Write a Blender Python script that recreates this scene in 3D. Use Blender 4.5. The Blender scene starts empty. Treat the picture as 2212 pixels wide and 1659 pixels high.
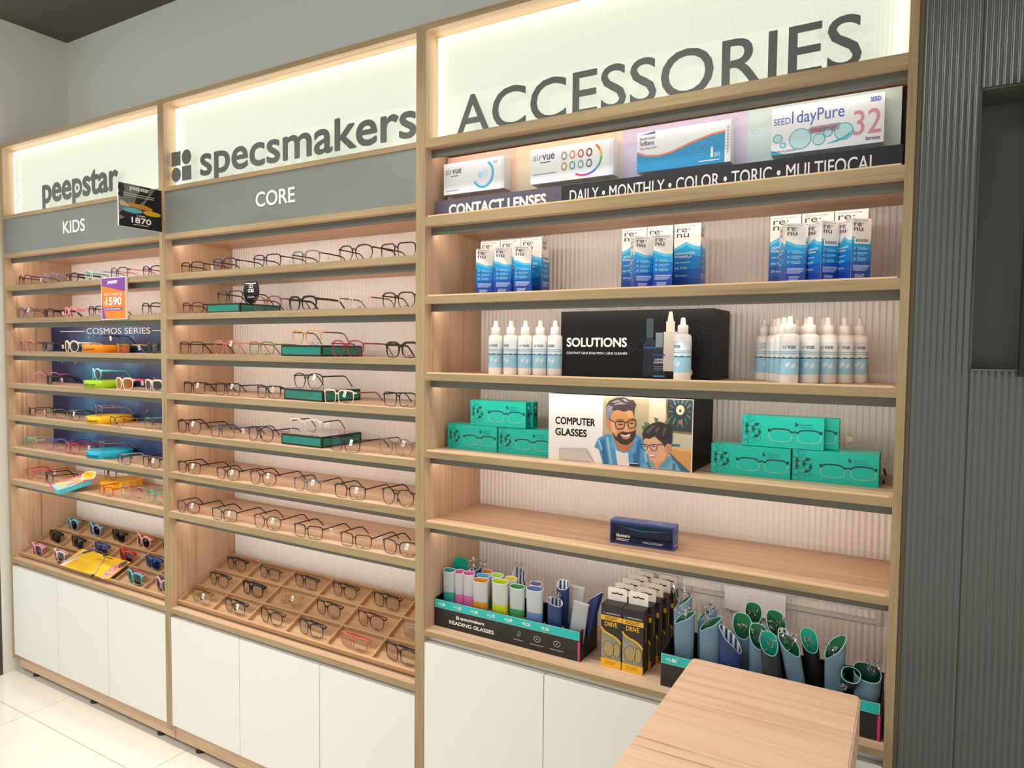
import bpy, math, random
from mathutils import Matrix, Vector
random.seed(7)
SC = bpy.context.scene
COL = SC.collection
PI = math.pi
R = math.radians

# ------------------------------------------------------------------ camera
cam = bpy.data.cameras.new('camera'); cam_o = bpy.data.objects.new('camera', cam); COL.objects.link(cam_o)
SC.camera = cam_o
_yaw, _pit, _rol = -0.525346514, -0.0489612389, 0.00934883689
_f = Vector((math.sin(_yaw)*math.cos(_pit), math.cos(_yaw)*math.cos(_pit), math.sin(_pit)))
_r = Vector((math.cos(_yaw), -math.sin(_yaw), 0)); _u = _r.cross(_f)
_r2 = _r*math.cos(_rol)+_u*math.sin(_rol); _u2 = _u*math.cos(_rol)-_r*math.sin(_rol)
cam_o.matrix_world = Matrix(((_r2.x, _u2.x, -_f.x, 3.62514375), (_r2.y, _u2.y, -_f.y, -1.58676727), (_r2.z, _u2.z, -_f.z, 1.5397576), (0, 0, 0, 1)))
cam.sensor_fit = 'HORIZONTAL'; cam.sensor_width = 36.0
cam.lens = 36.0*1495.5404/2212.0
cam.clip_start = 0.05

# ------------------------------------------------------------------ light and exposure
W = bpy.data.worlds.new('world'); SC.world = W; W.use_nodes = True
W.node_tree.nodes['Background'].inputs[0].default_value = (1.0, 0.99, 0.96, 1)
W.node_tree.nodes['Background'].inputs[1].default_value = 0.80
SC.view_settings.view_transform = 'Standard'; SC.view_settings.look = 'None'
SC.view_settings.exposure = 0.16; SC.view_settings.gamma = 1.0; SC.view_settings.use_curve_mapping = False

def spot(x, y, z, power, col=(1, .97, .92), size=78, blend=.55):
    l = bpy.data.lights.new('ceiling_spot', 'SPOT'); l.energy = power; l.color = col
    l.spot_size = R(size); l.spot_blend = blend; l.shadow_soft_size = .035
    o = bpy.data.objects.new('ceiling_spot', l); COL.objects.link(o); o.location = (x, y, z)
    return o
SPOT_X = (.5, 1.12, 1.74, 2.40, 3.05)
for _x in SPOT_X: spot(_x, -.50, 2.97, 40)
def area(x, y, z, sx, sy, power, col, rot=(0, 0, 0)):
    l = bpy.data.lights.new('room_fill_light', 'AREA'); l.shape = 'RECTANGLE'; l.size = sx; l.size_y = sy
    l.energy = power; l.color = col
    o = bpy.data.objects.new('room_fill_light', l); COL.objects.link(o); o.location = (x, y, z); o.rotation_euler = rot
area(1.6, -2.1, 2.98, 3.2, .9, 55, (1, .975, .92))  # unseen area lamp, added for the room's soft general light
LED_STRENGTH = 9.0
LED_COL = (1.0, .92, .855)

# ------------------------------------------------------------------ materials
def lin(h):
    h = h.lstrip('#'); c = [int(h[i:i+2], 16)/255 for i in (0, 2, 4)]
    return tuple((x/12.92 if x <= .04045 else ((x+.055)/1.055)**2.4) for x in c)+(1,)
_mc = {}
def mat(h, rough=.5, metal=0.0, alpha=1.0, name=None, spec=.5):
    k = (h, rough, metal, alpha, spec)
    if k in _mc: return _mc[k]
    m = bpy.data.materials.new(name or 'paint_'+h.lstrip('#')); m.use_nodes = True
    b = m.node_tree.nodes['Principled BSDF']
    b.inputs['Base Color'].default_value = lin(h); b.inputs['Roughness'].default_value = rough
    b.inputs['Metallic'].default_value = metal; b.inputs['Alpha'].default_value = alpha
    b.inputs['Specular IOR Level'].default_value = spec
    _mc[k] = m
    return m
def emis(h, s, name):
    m = bpy.data.materials.new(name); m.use_nodes = True
    b = m.node_tree.nodes['Principled BSDF']
    c = lin(h) if isinstance(h, str) else tuple(h)+(1,)
    b.inputs['Base Color'].default_value = c; b.inputs['Emission Color'].default_value = c; b.inputs['Emission Strength'].default_value = s
    return m
def clear(name, tint=(1, 1, 1), gloss=.12, rough=.05, facing=True):
    """thin clear film: mostly see-through with a sheen"""
    m = bpy.data.materials.new(name); m.use_nodes = True; nt = m.node_tree; nt.nodes.clear()
    out = nt.nodes.new('ShaderNodeOutputMaterial'); mx = nt.nodes.new('ShaderNodeMixShader')
    t = nt.nodes.new('ShaderNodeBsdfTransparent'); g = nt.nodes.new('ShaderNodeBsdfGlossy')
    t.inputs[0].default_value = tuple(tint)+(1,); g.inputs['Roughness'].default_value = rough
    if facing:
        lw = nt.nodes.new('ShaderNodeLayerWeight'); lw.inputs[0].default_value = .35
        mr = nt.nodes.new('ShaderNodeMath'); mr.operation = 'MULTIPLY'; mr.inputs[1].default_value = gloss*4
        nt.links.new(lw.outputs['Fresnel'], mr.inputs[0]); nt.links.new(mr.outputs[0], mx.inputs[0])
    else: mx.inputs[0].default_value = gloss
    nt.links.new(t.outputs[0], mx.inputs[1]); nt.links.new(g.outputs[0], mx.inputs[2]); nt.links.new(mx.outputs[0], out.inputs[0])
    return m
def wood(name, c1, c2, c3, axis='z', sc=1.0, rough=.45, fine=False):
    m = bpy.data.materials.new(name); m.use_nodes = True; nt = m.node_tree; N = nt.nodes; L = nt.links
    b = N['Principled BSDF']; b.inputs['Roughness'].default_value = rough; b.inputs['Specular IOR Level'].default_value = .3
    tc = N.new('ShaderNodeTexCoord')
    def noise(scl, detail, dist, src):
        mp = N.new('ShaderNodeMapping'); mp.inputs['Scale'].default_value = scl
        n = N.new('ShaderNodeTexNoise'); n.inputs['Scale'].default_value = 1; n.inputs['Detail'].default_value = detail; n.inputs['Distortion'].default_value = dist
        L.new(src, mp.inputs[0]); L.new(mp.outputs[0], n.inputs['Vector']); return n.outputs[0]
    a, l = 46*sc, 1.6*sc
    s1 = {'z': (a, a, l), 'x': (l, a, a), 'y': (a, l, a)}[axis]
    a2, l2 = (160*sc, 5*sc)
    s2 = {'z': (a2, a2, l2), 'x': (l2, a2, a2), 'y': (a2, l2, a2)}[axis]
    a3, l3 = (7*sc, 1.1*sc)
    s3 = {'z': (a3, a3, l3), 'x': (l3, a3, a3), 'y': (a3, l3, a3)}[axis]
    n1 = noise(s1, 5, 1.6, tc.outputs['Object']); n2 = noise(s2, 3, .4, tc.outputs['Object']); n3 = noise(s3, 3, .8, tc.outputs['Object'])
    r = N.new('ShaderNodeValToRGB'); e = r.color_ramp.elements
    e[0].position = .30; e[0].color = lin(c1); e[1].position = .72; e[1].color = lin(c3)
    k = e.new(.5); k.color = lin(c2)
    ad = N.new('ShaderNodeMath'); ad.operation = 'MULTIPLY_ADD'; ad.inputs[1].default_value = .45 if not fine else .25
    L.new(n1, ad.inputs[0])
    ad2 = N.new('ShaderNodeMath'); ad2.operation = 'MULTIPLY_ADD'; ad2.inputs[1].default_value = .25
    L.new(n2, ad2.inputs[0])
    m3 = N.new('ShaderNodeMath'); m3.operation = 'MULTIPLY'; m3.inputs[1].default_value = .30 if not fine else .5
    L.new(n3, m3.inputs[0]); L.new(m3.outputs[0], ad2.inputs[2]); L.new(ad2.outputs[0], ad.inputs[2])
    L.new(ad.outputs[0], r.inputs[0])
    s4 = {'z': (34*sc, 34*sc, .9*sc), 'x': (.9*sc, 34*sc, 34*sc), 'y': (34*sc, .9*sc, 34*sc)}[axis]
    n4 = noise(s4, 6, 2.2, tc.outputs['Object']); r4 = N.new('ShaderNodeValToRGB'); q = r4.color_ramp.elements
    q[0].position = .60; q[0].color = (1, 1, 1, 1); q[1].position = .72; q[1].color = (.62, .55, .50, 1)
    mx = N.new('ShaderNodeMixRGB'); mx.blend_type = 'MULTIPLY'; mx.inputs[0].default_value = 1.0 if not fine else .5
    L.new(n4, r4.inputs[0]); L.new(r.outputs[0], mx.inputs[1]); L.new(r4.outputs[0], mx.inputs[2]); L.new(mx.outputs[0], b.inputs['Base Color'])
    return m
WD_Z = wood('oak_laminate_vertical', '#b49176', '#d0b192', '#dfc6a8', 'z', .6)
WD_X = wood('oak_laminate_horizontal', '#b99676', '#d2b292', '#e0c6a8', 'x', .6)
WD_T = wood('oak_laminate_tray', '#a78360', '#bf9a73', '#cdaa84', 'x', .9)
EDGE_X = wood('edge_band_horizontal', '#8a7552', '#a48e69', '#b29d79', 'x', 1.3, .5, True)
EDGE_Z = wood('edge_band_vertical', '#8a7552', '#a48e69', '#b29d79', 'z', 1.3, .5, True)
WD_DESK = wood('desk_laminate', '#c8a080', '#e4c0a0', '#eed2b4', 'x', .7, .4)
WHITE_DOOR = mat('#e6e6df', .35, name='door_lacquer')
GREY = mat('#7a7d75', .4, .2, name='grey_metal_panel')
VAL = mat('#686a61', .5, .3, name='grey_aluminium_profile')
CHAN = mat('#e2e6e2', .35, .4, name='handle_channel_aluminium')
FLUTE = mat('#f6f1ec', .3, name='fluted_white_acrylic')
DFLUTE = mat('#4d534d', .22, name='dark_fluted_glass', spec=.8)
BLACK = mat('#080808', .55, name='black_card', spec=.2)
WHITE = mat('#f4f2ee', .5, name='white_print')
LETTER = mat('#5d605c', .5, name='grey_lettering')
LETW = mat('#f0f2f2', .4, name='white_lettering')
TEAL = mat('#06b9a6', .32, name='teal_card')
TEALB = mat('#18b8b0', .4, name='teal_band')
LED = emis(LED_COL, LED_STRENGTH, 'warm_led_strip'); LED_DIM = emis(LED_COL, LED_STRENGTH*.42, 'warm_led_strip_dimmed')
SIGN_LED = emis((1.0, .98, .90), 2.2, 'sign_led_strip')
SIGN_BACK = emis('#e9e8d8', .72, 'backlit_sign_panel'); SIGN_BACK.node_tree.nodes['Principled BSDF'].inputs['Base Color'].default_value = (.3, .3, .26, 1)
GLASS = clear('clear_sign_glass', (.98, 1, .98), .006, .02, False)
LENS = clear('clear_lens', (.97, .97, .97), .10, .03)
WRAP = clear('clear_plastic_wrap', (.9, .92, .92), .22, .12)
ACRYL = clear('clear_acrylic', (.99, .99, .99), .03, .05, False)

# ------------------------------------------------------------------ mesh builder
_tc = {}
def text_mesh(s, bold=0.0):
    k = (s, bold)
    if k in _tc: return _tc[k]
    c = bpy.data.curves.new('t', 'FONT'); c.body = s; c.offset = bold; c.resolution_u = 4
    o = bpy.data.objects.new('t', c); me = o.to_mesh()
    vs = [(v.co.x, v.co.y) for v in me.vertices]; fs = [tuple(p.vertices) for p in me.polygons]
    o.to_mesh_clear(); bpy.data.objects.remove(o); bpy.data.curves.remove(c)
    x0 = min(v[0] for v in vs); x1 = max(v[0] for v in vs)
    y0 = min(v[1] for v in vs); y1 = max(v[1] for v in vs)
    r = (vs, fs, x0, x1, y0, y1); _tc[k] = r
    return r

class MB:
    def __init__(s): s.v, s.f, s.mi, s.sm, s.mats = [], [], [], [], []; s.M = Matrix.Identity(4); s.k = 0
    def up(s, h): s.k += 1; return h+4e-6*s.k      # each printed layer lies a hair above the last
    def face(s, o, u=(1, 0, 0), v=(0, 0, 1)):
        u = Vector(u).normalized(); v = Vector(v).normalized(); n = u.cross(v)
        s.M = Matrix(((u.x, v.x, n.x, o[0]), (u.y, v.y, n.y, o[1]), (u.z, v.z, n.z, o[2]), (0, 0, 0, 1))); return s
    def home(s): s.M = Matrix.Identity(4); return s
    def m(s, mt):
        if mt not in s.mats: s.mats.append(mt)
        return s.mats.index(mt)
    def add(s, vs, fs, mt, smooth=False):
        o = len(s.v); s.v += [tuple(s.M @ Vector(v)) for v in vs]
        i = s.m(mt)
        for f in fs: s.f.append([o+q for q in f]); s.mi.append(i); s.sm.append(smooth)
        return s
    def box(s, x0, x1, y0, y1, z0, z1, mt):
        vs = [(x0, y0, z0), (x1, y0, z0), (x1, y1, z0), (x0, y1, z0), (x0, y0, z1), (x1, y0, z1), (x1, y1, z1), (x0, y1, z1)]
        return s.add(vs, [(0, 3, 2, 1), (4, 5, 6, 7), (0, 1, 5, 4), (1, 2, 6, 5), (2, 3, 7, 6), (3, 0, 4, 7)], mt)
    def flat(s, pts, mt, h=.0003):
        if len(pts) < 3: return s
        a = sum(pts[i][0]*pts[(i+1) % len(pts)][1]-pts[(i+1) % len(pts)][0]*pts[i][1] for i in range(len(pts)))
        if a < 0: pts = pts[::-1]
        h = s.up(h)
        return s.add([(p[0], p[1], h) for p in pts], [tuple(range(len(pts)))], mt)
    def rect(s, a0, a1, b0, b1, mt, h=.0003): return s.flat([(a0, b0), (a1, b0), (a1, b1), (a0, b1)], mt, h)
    def prism(s, pts, h0, h1, mt, smooth=False):
        n = len(pts)
        a = sum(pts[i][0]*pts[(i+1) % n][1]-pts[(i+1) % n][0]*pts[i][1] for i in range(n))
        if a < 0: pts = pts[::-1]
        vs = [(p[0], p[1], h0) for p in pts]+[(p[0], p[1], h1) for p in pts]
        s.add(vs, [tuple(range(n))[::-1], tuple(range(n, 2*n))], mt)
        return s.add(vs, [(i, (i+1) % n, n+(i+1) % n, n+i) for i in range(n)], mt, smooth)
    def stroke(s, pts, w, mt, closed=False, h=.0004):
        n = len(pts); q = []; h = s.up(h)
        for i in range(n):
            if closed: a, b = pts[i-1], pts[(i+1) % n]
            else: a, b = pts[max(0, i-1)], pts[min(n-1, i+1)]
            dx, dy = b[0]-a[0], b[1]-a[1]; l = math.hypot(dx, dy) or 1
            q.append((-dy/l*w/2, dx/l*w/2))
        vs = [(p[0]+d[0], p[1]+d[1], h) for p, d in zip(pts, q)]+[(p[0]-d[0], p[1]-d[1], h) for p, d in zip(pts, q)]
        k = n if closed else n-1
        return s.add(vs, [(n+i, n+(i+1) % n, (i+1) % n, i) for i in range(k)], mt)
    def oval(s, cx, cy, a, b, mt, h=.0003, n=24): return s.flat([(cx+a*math.cos(2*PI*i/n), cy+b*math.sin(2*PI*i/n)) for i in range(n)], mt, h)
    def ring(s, cx, cy, a, b, w, mt, h=.0004, n=24): return s.stroke([(cx+a*math.cos(2*PI*i/n), cy+b*math.sin(2*PI*i/n)) for i in range(n)], w, mt, True, h)
    def text(s, t, a0, a1, b0, b1, mt, h=.0004, bold=0.0, depth=0.0, warp=None, zmap=None):
        """text stretched to fill the rectangle a0..a1, b0..b1 of the current face"""
        if bold > 0:
            d = bold*(b1-b0)*1.05; c = d*.7
            for dx, dy in ((0, 0), (-d, 0), (d, 0), (0, d), (0, -d), (c, c), (-c, c), (c, -c), (-c, -c)): s.text(t, a0+d+dx, a1-d+dx, b0+d+dy, b1-d+dy, mt, h, 0, depth, warp, zmap)
            return s
        vs, fs, x0, x1, y0, y1 = text_mesh(t, 0); h = s.up(s.up(h))
        fx = (a1-a0)/max(x1-x0, 1e-6); fy = (b1-b0)/max(y1-y0, 1e-6)
        P = [(a0+(x-x0)*fx, zmap(y)+(b0+b1)/2 if zmap else b0+(y-y0)*fy) for x, y in vs]
        if warp: s.add([warp(p[0], p[1], h) for p in P], fs, mt); return s
        s.add([(p[0], p[1], h+depth) for p in P], fs, mt)
        if depth:
            ed = {}
            for f in fs:
                for i in range(len(f)):
                    e = (f[i], f[(i+1) % len(f)])
                    if (e[1], e[0]) in ed: del ed[(e[1], e[0])]
                    else: ed[e] = 1
            n = len(P); s.add([(p[0], p[1], h+depth) for p in P]+[(p[0], p[1], h) for p in P], [(e[1], e[0], n+e[0], n+e[1]) for e in ed], mt)
        return s
    def lines(s, a0, a1, b0, b1, k, mt, h=.0004, fill=.45, seed=0):
        """k rows of unreadable small print as thin bars"""
        rr = random.Random(seed); dy = (b1-b0)/k
        for i in range(k):
            y = b1-(i+.5)*dy; s.rect(a0, a0+(a1-a0)*rr.uniform(.7, 1), y-dy*fill/2, y+dy*fill/2, mt, h)
        return s
    def lathe(s, prof, mt, n=20, cx=0, cy=0, z0=0, sx=1, sy=1, smooth=True):
        vs = []; k = len(prof)
        for i in range(n):
            a = 2*PI*i/n
            for r, z in prof: vs.append((cx+r*math.cos(a)*sx, cy+r*math.sin(a)*sy, z0+z))
        fs = [(i*k+j, ((i+1) % n)*k+j, ((i+1) % n)*k+j+1, i*k+j+1) for i in range(n) for j in range(k-1)]
        return s.add(vs, fs, mt, smooth)
    def tube(s, pts, r, mt, closed=False, n=6, rz=None, caps=True):
        """round bar along pts; r a number or one radius per point; rz flattens it (radius along z)"""
        P = [Vector(p) for p in pts]; N = len(P); vs = []
        for i in range(N):
            if closed: t = P[(i+1) % N]-P[i-1]
            else: t = P[min(N-1, i+1)]-P[max(0, i-1)]
            t.normalize(); up = Vector((0, 0, 1)) if abs(t.z) < .95 else Vector((0, 1, 0))
            if closed: up = Vector((0, 1, 0))
            a = t.cross(up).normalized(); b = a.cross(t).normalized()
            ri = r[i] if isinstance(r, (list, tuple)) else r; rb = ri if rz is None else rz*(ri/(r[0] if isinstance(r, (list, tuple)) else r))
            for j in range(n):
                q = 2*PI*(j+.5)/n; vs.append(P[i]+a*ri*math.cos(q)+b*rb*math.sin(q))
        k = N if closed else N-1
        fs = [(i*n+j, i*n+(j+1) % n, ((i+1) % N)*n+(j+1) % n, ((i+1) % N)*n+j) for i in range(k) for j in range(n)]
        if not closed and caps: fs += [tuple(range(n))[::-1], tuple((N-1)*n+j for j in range(n))]
        return s.add([tuple(v) for v in vs], fs, mt, True)
    def mesh(s, name):
        me = bpy.data.meshes.new(name); me.from_pydata(s.v, [], s.f)
        for m_ in s.mats: me.materials.append(m_)
        me.polygons.foreach_set('material_index', s.mi); me.polygons.foreach_set('use_smooth', s.sm); me.update()
        return me
    def build(s, name, parent=None, loc=(0, 0, 0), rot=(0, 0, 0)):
        o = bpy.data.objects.new(name, s.mesh(name)); COL.objects.link(o); o.location = loc; o.rotation_euler = rot
        if parent: o.parent = parent
        return o

def tag(o, label=None, cat=None, group=None, kind=None):
    if label: o['label'] = label
    if cat: o['category'] = cat
    if group: o['group'] = group
    if kind: o['kind'] = kind
    return o
def thing(name, label, cat, loc=(0, 0, 0), rot=(0, 0, 0), group=None):
    o = bpy.data.objects.new(name, None); COL.objects.link(o); o.location = loc; o.rotation_euler = rot; o.empty_display_size = .02
    return tag(o, label, cat, group)
def struct(name, mb, label):
    o = mb.build(name); return tag(o, label, 'structure', None, 'structure')

# ------------------------------------------------------------------ room
TW = .0166                       # panel thickness
XU = ((.006, 1.2), (1.2, 2.4), (2.4, 3.6135))
def tile_floor():
    m = bpy.data.materials.new('cream_polished_tile'); m.use_nodes = True; nt = m.node_tree; N = nt.nodes; L = nt.links
    b = N['Principled BSDF']; b.inputs['Roughness'].default_value = .12
    tc = N.new('ShaderNodeTexCoord'); br = N.new('ShaderNodeTexBrick'); mp = N.new('ShaderNodeMapping'); mp.inputs['Location'].default_value = (.33, .16, 0)
    br.offset = 0; br.inputs['Scale'].default_value = 1; br.inputs['Brick Width'].default_value = .8; br.inputs['Row Height'].default_value = .8
    br.inputs['Mortar Size'].default_value = .0016; br.inputs['Color1'].default_value = lin('#f3ece0'); br.inputs['Color2'].default_value = lin('#f1eadc'); br.inputs['Mortar'].default_value = lin('#b5aa93')
    L.new(tc.outputs['Object'], mp.inputs[0]); L.new(mp.outputs[0], br.inputs['Vector']); L.new(br.outputs[0], b.inputs['Base Color'])
    return m
struct('floor', MB().box(-.6, 5.2, -6.5, .36, -.05, 0, tile_floor()), 'cream polished tile floor')
struct('ceiling', MB().box(-.6, 5.2, -6.5, .36, 3.02, 3.08, mat('#57564d', .8, name='dark_ceiling_paint')), 'dark grey painted ceiling')
struct('wall_back', MB().box(-.6, 5.2, .312, .36, 0, 3.02, mat('#e2e6de', .75, name='grey_wall_paint')), 'grey painted wall above the shelving')
struct('wall_left', MB().box(-.24, -.012, -.032, .312, 0, 3.02, mat('#ecebe1', .6, name='off_white_wall_paint')), 'off white pillar wall left of the shelving')
struct('trim_1', MB().box(-.24, -.016, -.045, -.0325, 0, .62, mat('#4d4038', .4, name='brown_frame_paint')), 'dark brown door frame foot beside the pillar')
def fluted(mb, x0, x1, z0, z1, y, p, h, mt, sub=6, flip=False):
    """reeded sheet: half-round ribs bulging to -y with sharp valleys"""
    n = max(1, round((x1-x0)/p)); p = (x1-x0)/n; k = n*sub
    xs = [x0+p*i/sub for i in range(k+1)]; ys = [y-h*abs(math.sin(PI*i/sub)) for i in range(k+1)]
    vs = [(x, yy, z0) for x, yy in zip(xs, ys)]+[(x, yy, z1) for x, yy in zip(xs, ys)]
    mb.add(vs, [(i, i+1, k+2+i, k+1+i) for i in range(k)], mt, True)
    return mb.box(x0, x1, y+.0005, y+.004, z0, z1, mt)
wr = MB()
for a, b, c, d in ((3.622, 3.7185, 0, 3.02), (3.7185, 4.45, 2.04, 3.02), (3.7185, 4.45, 0, 1.509)): fluted(wr, a, b, c, d, .004, .0107, .0035, DFLUTE)
struct('wall_right', wr, 'dark grey green fluted glass wall')
nb = MB(); nm = mat('#7d8078', .4, .3, name='dark_niche_metal')
nb.box(3.7185, 4.45, .12, .13, 1.509, 2.04, nm); nb.box(3.7185, 3.7205, .009, .12, 1.509, 2.04, nm); nb.box(3.7205, 4.45, .009, .12, 2.038, 2.04, nm)
nb.box(3.7205, 4.45, -.001, .12, 1.509, 1.512, mat('#6f6c60', .4, .3, name='niche_sill'))
struct('trim_2', nb, 'dark metal recess in the fluted wall')
struct('trim_3', MB().box(3.6137, 3.6215, .006, .3, 0, 3.0, mat('#6b5a3e', .5, name='filler_strip')), 'narrow brown filler strip right of the shelving')
sc_ = thing('wall_screen', 'black screen edge in the recess of the dark fluted wall', 'screen', (3.79, 0, 1.50))
MB().box(0, .5, -.05, -.02, 0, .56, mat('#0a0a0b', .3, name='screen_black')).build('screen_casing', sc_)
MB().box(.02, .48, -.0515, -.0502, .02, .54, mat('#050506', .08, name='screen_glass')).build('screen_panel', sc_)
MB().box(.1, .3, -.0195, .1195, .2, .3, mat('#222222', .5)).build('wall_bracket', sc_)
for i, x in enumerate(SPOT_X):
    t = thing('ceiling_downlight', 'round white ceiling downlight above the shelving', 'ceiling light', (x, -.5, 3.02), (0, 0, 0), 'ceiling downlights')
    MB().lathe([(.045, -.002), (.055, -.002), (.055, -.012), (.045, -.012), (.045, -.002)], mat('#e6e6e2', .4), 20).build('trim_ring', t)

# ------------------------------------------------------------------ shelving units
def feet(u, x0, x1):
    for fx in (x0+.12, (x0+x1)/2, x1-.12):
        MB().lathe([(0, 0), (.02, 0), (.02, .006), (.01, .008), (.01, .023), (0, .023)], mat('#1a1a1a', .5), 12, fx, .05).build('levelling_foot', u)
def shelf(u, x0, x1, z, zb, lip=True):
    a, b = x0+TW, x1-TW
    s = MB().box(a, b, .0015, .288, zb, z, WD_X).box(a, b, 0, .0014, zb, z, EDGE_X)
    s = s.build('shelf', u)
    MB().box(a+.0005, b-.0005, .029, .036, zb-.021, zb-.0003, VAL).build('light_valance', s)
    MB().box(a+.01, b-.01, .0365, .0395, zb-.019, zb-.004, LED).build('light_strip', s)
    if lip: MB().box(a+.006, b-.006, .002, .012, z, z+.004, mat('#e8c49a', .4, name='shelf_lip')).build('front_lip', s)
    MB().box(a+.002, b-.002, .262, .2635, z, z+.022, ACRYL).build('back_stop', s)
    return s
def unit(label, x0, x1, shelves, counter, cb, door_top, header, rail2=None, lip=False):
    u = thing('shelving_unit', label, 'shelving unit', (0, 0, 0), (0, 0, 0), 'wall shelving units')
    for px in (x0, x1-TW):
        MB().box(px, px+TW, .0015, .30, .075, 2.447, WD_Z).box(px+.0002, px+TW-.0002, 0, .0014, .075, 2.447, EDGE_Z).build('side_panel', u)
    a, b = x0+TW, x1-TW
    MB().box(a, b, .0015, .30, 2.4304, 2.447, WD_X).box(a, b, 0, .0014, 2.4304, 2.447, EDGE_X).build('top_panel', u)
    r1t, r1b = header
    s = MB().box(a, b, .0015, .288, r1b, r1t, WD_X).box(a, b, 0, .0014, r1b, r1t, EDGE_X).build('header_rail', u)
    if rail2:
        t2, b2 = rail2
        s2 = MB().box(a, b, .0015, .288, b2, t2, WD_X).box(a, b, 0, .0014, b2, t2, EDGE_X).build('fascia_rail', u)
        f = MB().box(a, b, .0045, .010, t2, r1b, GREY).build('fascia', u)
        s = s2; zb = b2
    else: zb = r1b
    MB().box(a+.0005, b-.0005, .029, .036, zb-.021, zb-.0003, VAL).build('light_valance', s)
    MB().box(a+.01, b-.01, .0365, .0395, zb-.019, zb-.004, LED if rail2 else LED_DIM).build('light_strip', s)
    bp = MB(); fluted(bp, a, b, counter, zb, .2935, .0142, .0048, FLUTE); bp.build('back_panel', u)
    sp = MB(); fluted(sp, a, b, r1t, 2.4304, .062, .0085, .002, SIGN_BACK, 4); sp.build('sign_panel', u)
    MB().box(a+.012, b-.012, .042, .049, 2.412, 2.420, SIGN_LED).build('sign_light', u)
    MB().box(a+.012, a+.020, .0425, .0495, r1t+.004, 2.412, SIGN_LED).build('sign_light', u)
    MB().box(b-.020, b-.012, .0425, .0495, r1t+.004, 2.412, SIGN_LED).build('sign_light', u)
    MB().box(a+.0005, b-.0005, .031, .035, r1t+.0005, 2.43, GLASS).build('sign_glass', u)
    for z, zb_ in shelves: shelf(u, x0, x1, z, zb_, lip)
    MB().box(a, b, .0015, .288, cb, counter, WD_X).box(a, b, 0, .0014, cb, counter, EDGE_X).build('countertop', u)
    MB().box(a, b, .022, .03, door_top-.03, cb, CHAN).build('handle_channel', u)
    MB().box(a, b, .024, .29, .10, door_top-.031, mat('#d8d5c8', .6)).build('carcass', u)
    w = (b-a)/3
    for i in range(3): MB().box(a+i*w+.0012, a+(i+1)*w-.0012, .001, .019, .095, door_top, WHITE_DOOR).build('door', u)
    MB().box(x0+.002, x1-.002, .026, .042, .024, .0745, WD_X).build('plinth', u)
    feet(u, x0, x1)
    return u
SH = [(1.809, 1.7885), (1.662, 1.6416), (1.513, 1.494), (1.366, 1.345), (1.217, 1.197), (1.0706, 1.049), (.9214, .8985)]
UK = unit('oak shelving unit with the KIDS fascia, furthest left', XU[0][0], XU[0][1], SH, .55, .5325, .515, (2.1264, 2.111), (1.9557, 1.9374))
UC = unit('oak shelving unit with the CORE fascia, in the middle', XU[1][0], XU[1][1], SH, .55, .5325, .515, (2.1264, 2.111), (1.9557, 1.9374))
SA = [(1.9132, 1.8873), (1.6901, 1.6692), (1.4706, 1.4513), (1.2476, 1.2292), (1.0426, 1.026)]
UA = unit('oak shelving unit with the large ACCESSORIES header, on the right', XU[2][0], XU[2][1], SA, .722, .7069, .6868, (2.1299, 2.1063), None, True)
# header lettering (raised letters on the glass)
def raised(name, parent, y, jobs, mt, depth=.0015):
    m = MB()
    for t, a0, a1, b0, b1, bold in jobs:
        if isinstance(b0, tuple):       # descender, baseline, x-height and ascender levels of the lettering
            _, _, _, _, y0, y1 = text_mesh(t); xh = text_mesh('x')[5]; L = [y0, 0, xh, y1]; Z = b0
            def zm(v):
                for i in range(3):
                    if v <= L[i+1] or i == 2: return Z[i]+(v-L[i])/(L[i+1]-L[i])*(Z[i+1]-Z[i])
            m.face((0, y, 0)).text(t, a0, a1, -b1/2, b1/2, mt, 0, bold, depth, None, zm)
        else: m.face((0, y, 0)).text(t, a0, a1, b0, b1, mt, 0, bold, depth)
    return m.build(name, parent)
raised('lettering', UA, .0305, [('ACCESSORIES', 2.500, 3.512, 2.1285, 2.2405, .008)], LETTER)
raised('lettering', UC, .0305, [('specsmakers', 1.385, 2.362, (2.133, 2.156, 2.2265, 2.250), .13, .022)], LETTER)
m = MB().face((0, .0305, 0))
q = .051
m.prism([(1.220, 2.2065), (1.272, 2.2065), (1.272, 2.258), (1.220, 2.258)], 0, .0015, LETTER)
m.prism([(1.281, 2.149), (1.333, 2.149), (1.333, 2.2005), (1.281, 2.2005)], 0, .0015, LETTER)
for cx, cz in ((1.307, 2.2325), (1.246, 2.1745)): m.prism([(cx+.0265*math.cos(2*PI*i/28), cz+.0265*math.sin(2*PI*i/28)) for i in range(28)], 0, .0015, LETTER)
m.build('logo', UC)
raised('lettering', UK, .0305, [('peepstar', .305, .877, (2.134, 2.163, 2.2345, 2.256), .11, .038)], LETTER)
m = MB().face((0, .0288, 0)); m.prism([(.586+.019*math.cos(2*PI*i/20), 2.198+.019*math.sin(2*PI*i/20)) for i in range(20)], 0, .0012, mat('#e8ecd8', .5))
m.prism([(.586+(.013 if i % 2 == 0 else .0055)*math.sin(PI*i/5), 2.198+(.013 if i % 2 == 0 else .0055)*math.cos(PI*i/5)) for i in range(10)], .0013, .002, LETTER)
m.build('logo', UK)
raised('lettering', UK, .0045, [('KIDS', .519, .683, 2.009, 2.0605, .012)], LETW, .002)
raised('lettering', UC, .0045, [('CORE', 1.709, 1.893, 2.007, 2.0565, .012)], LETW, .002)

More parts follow.
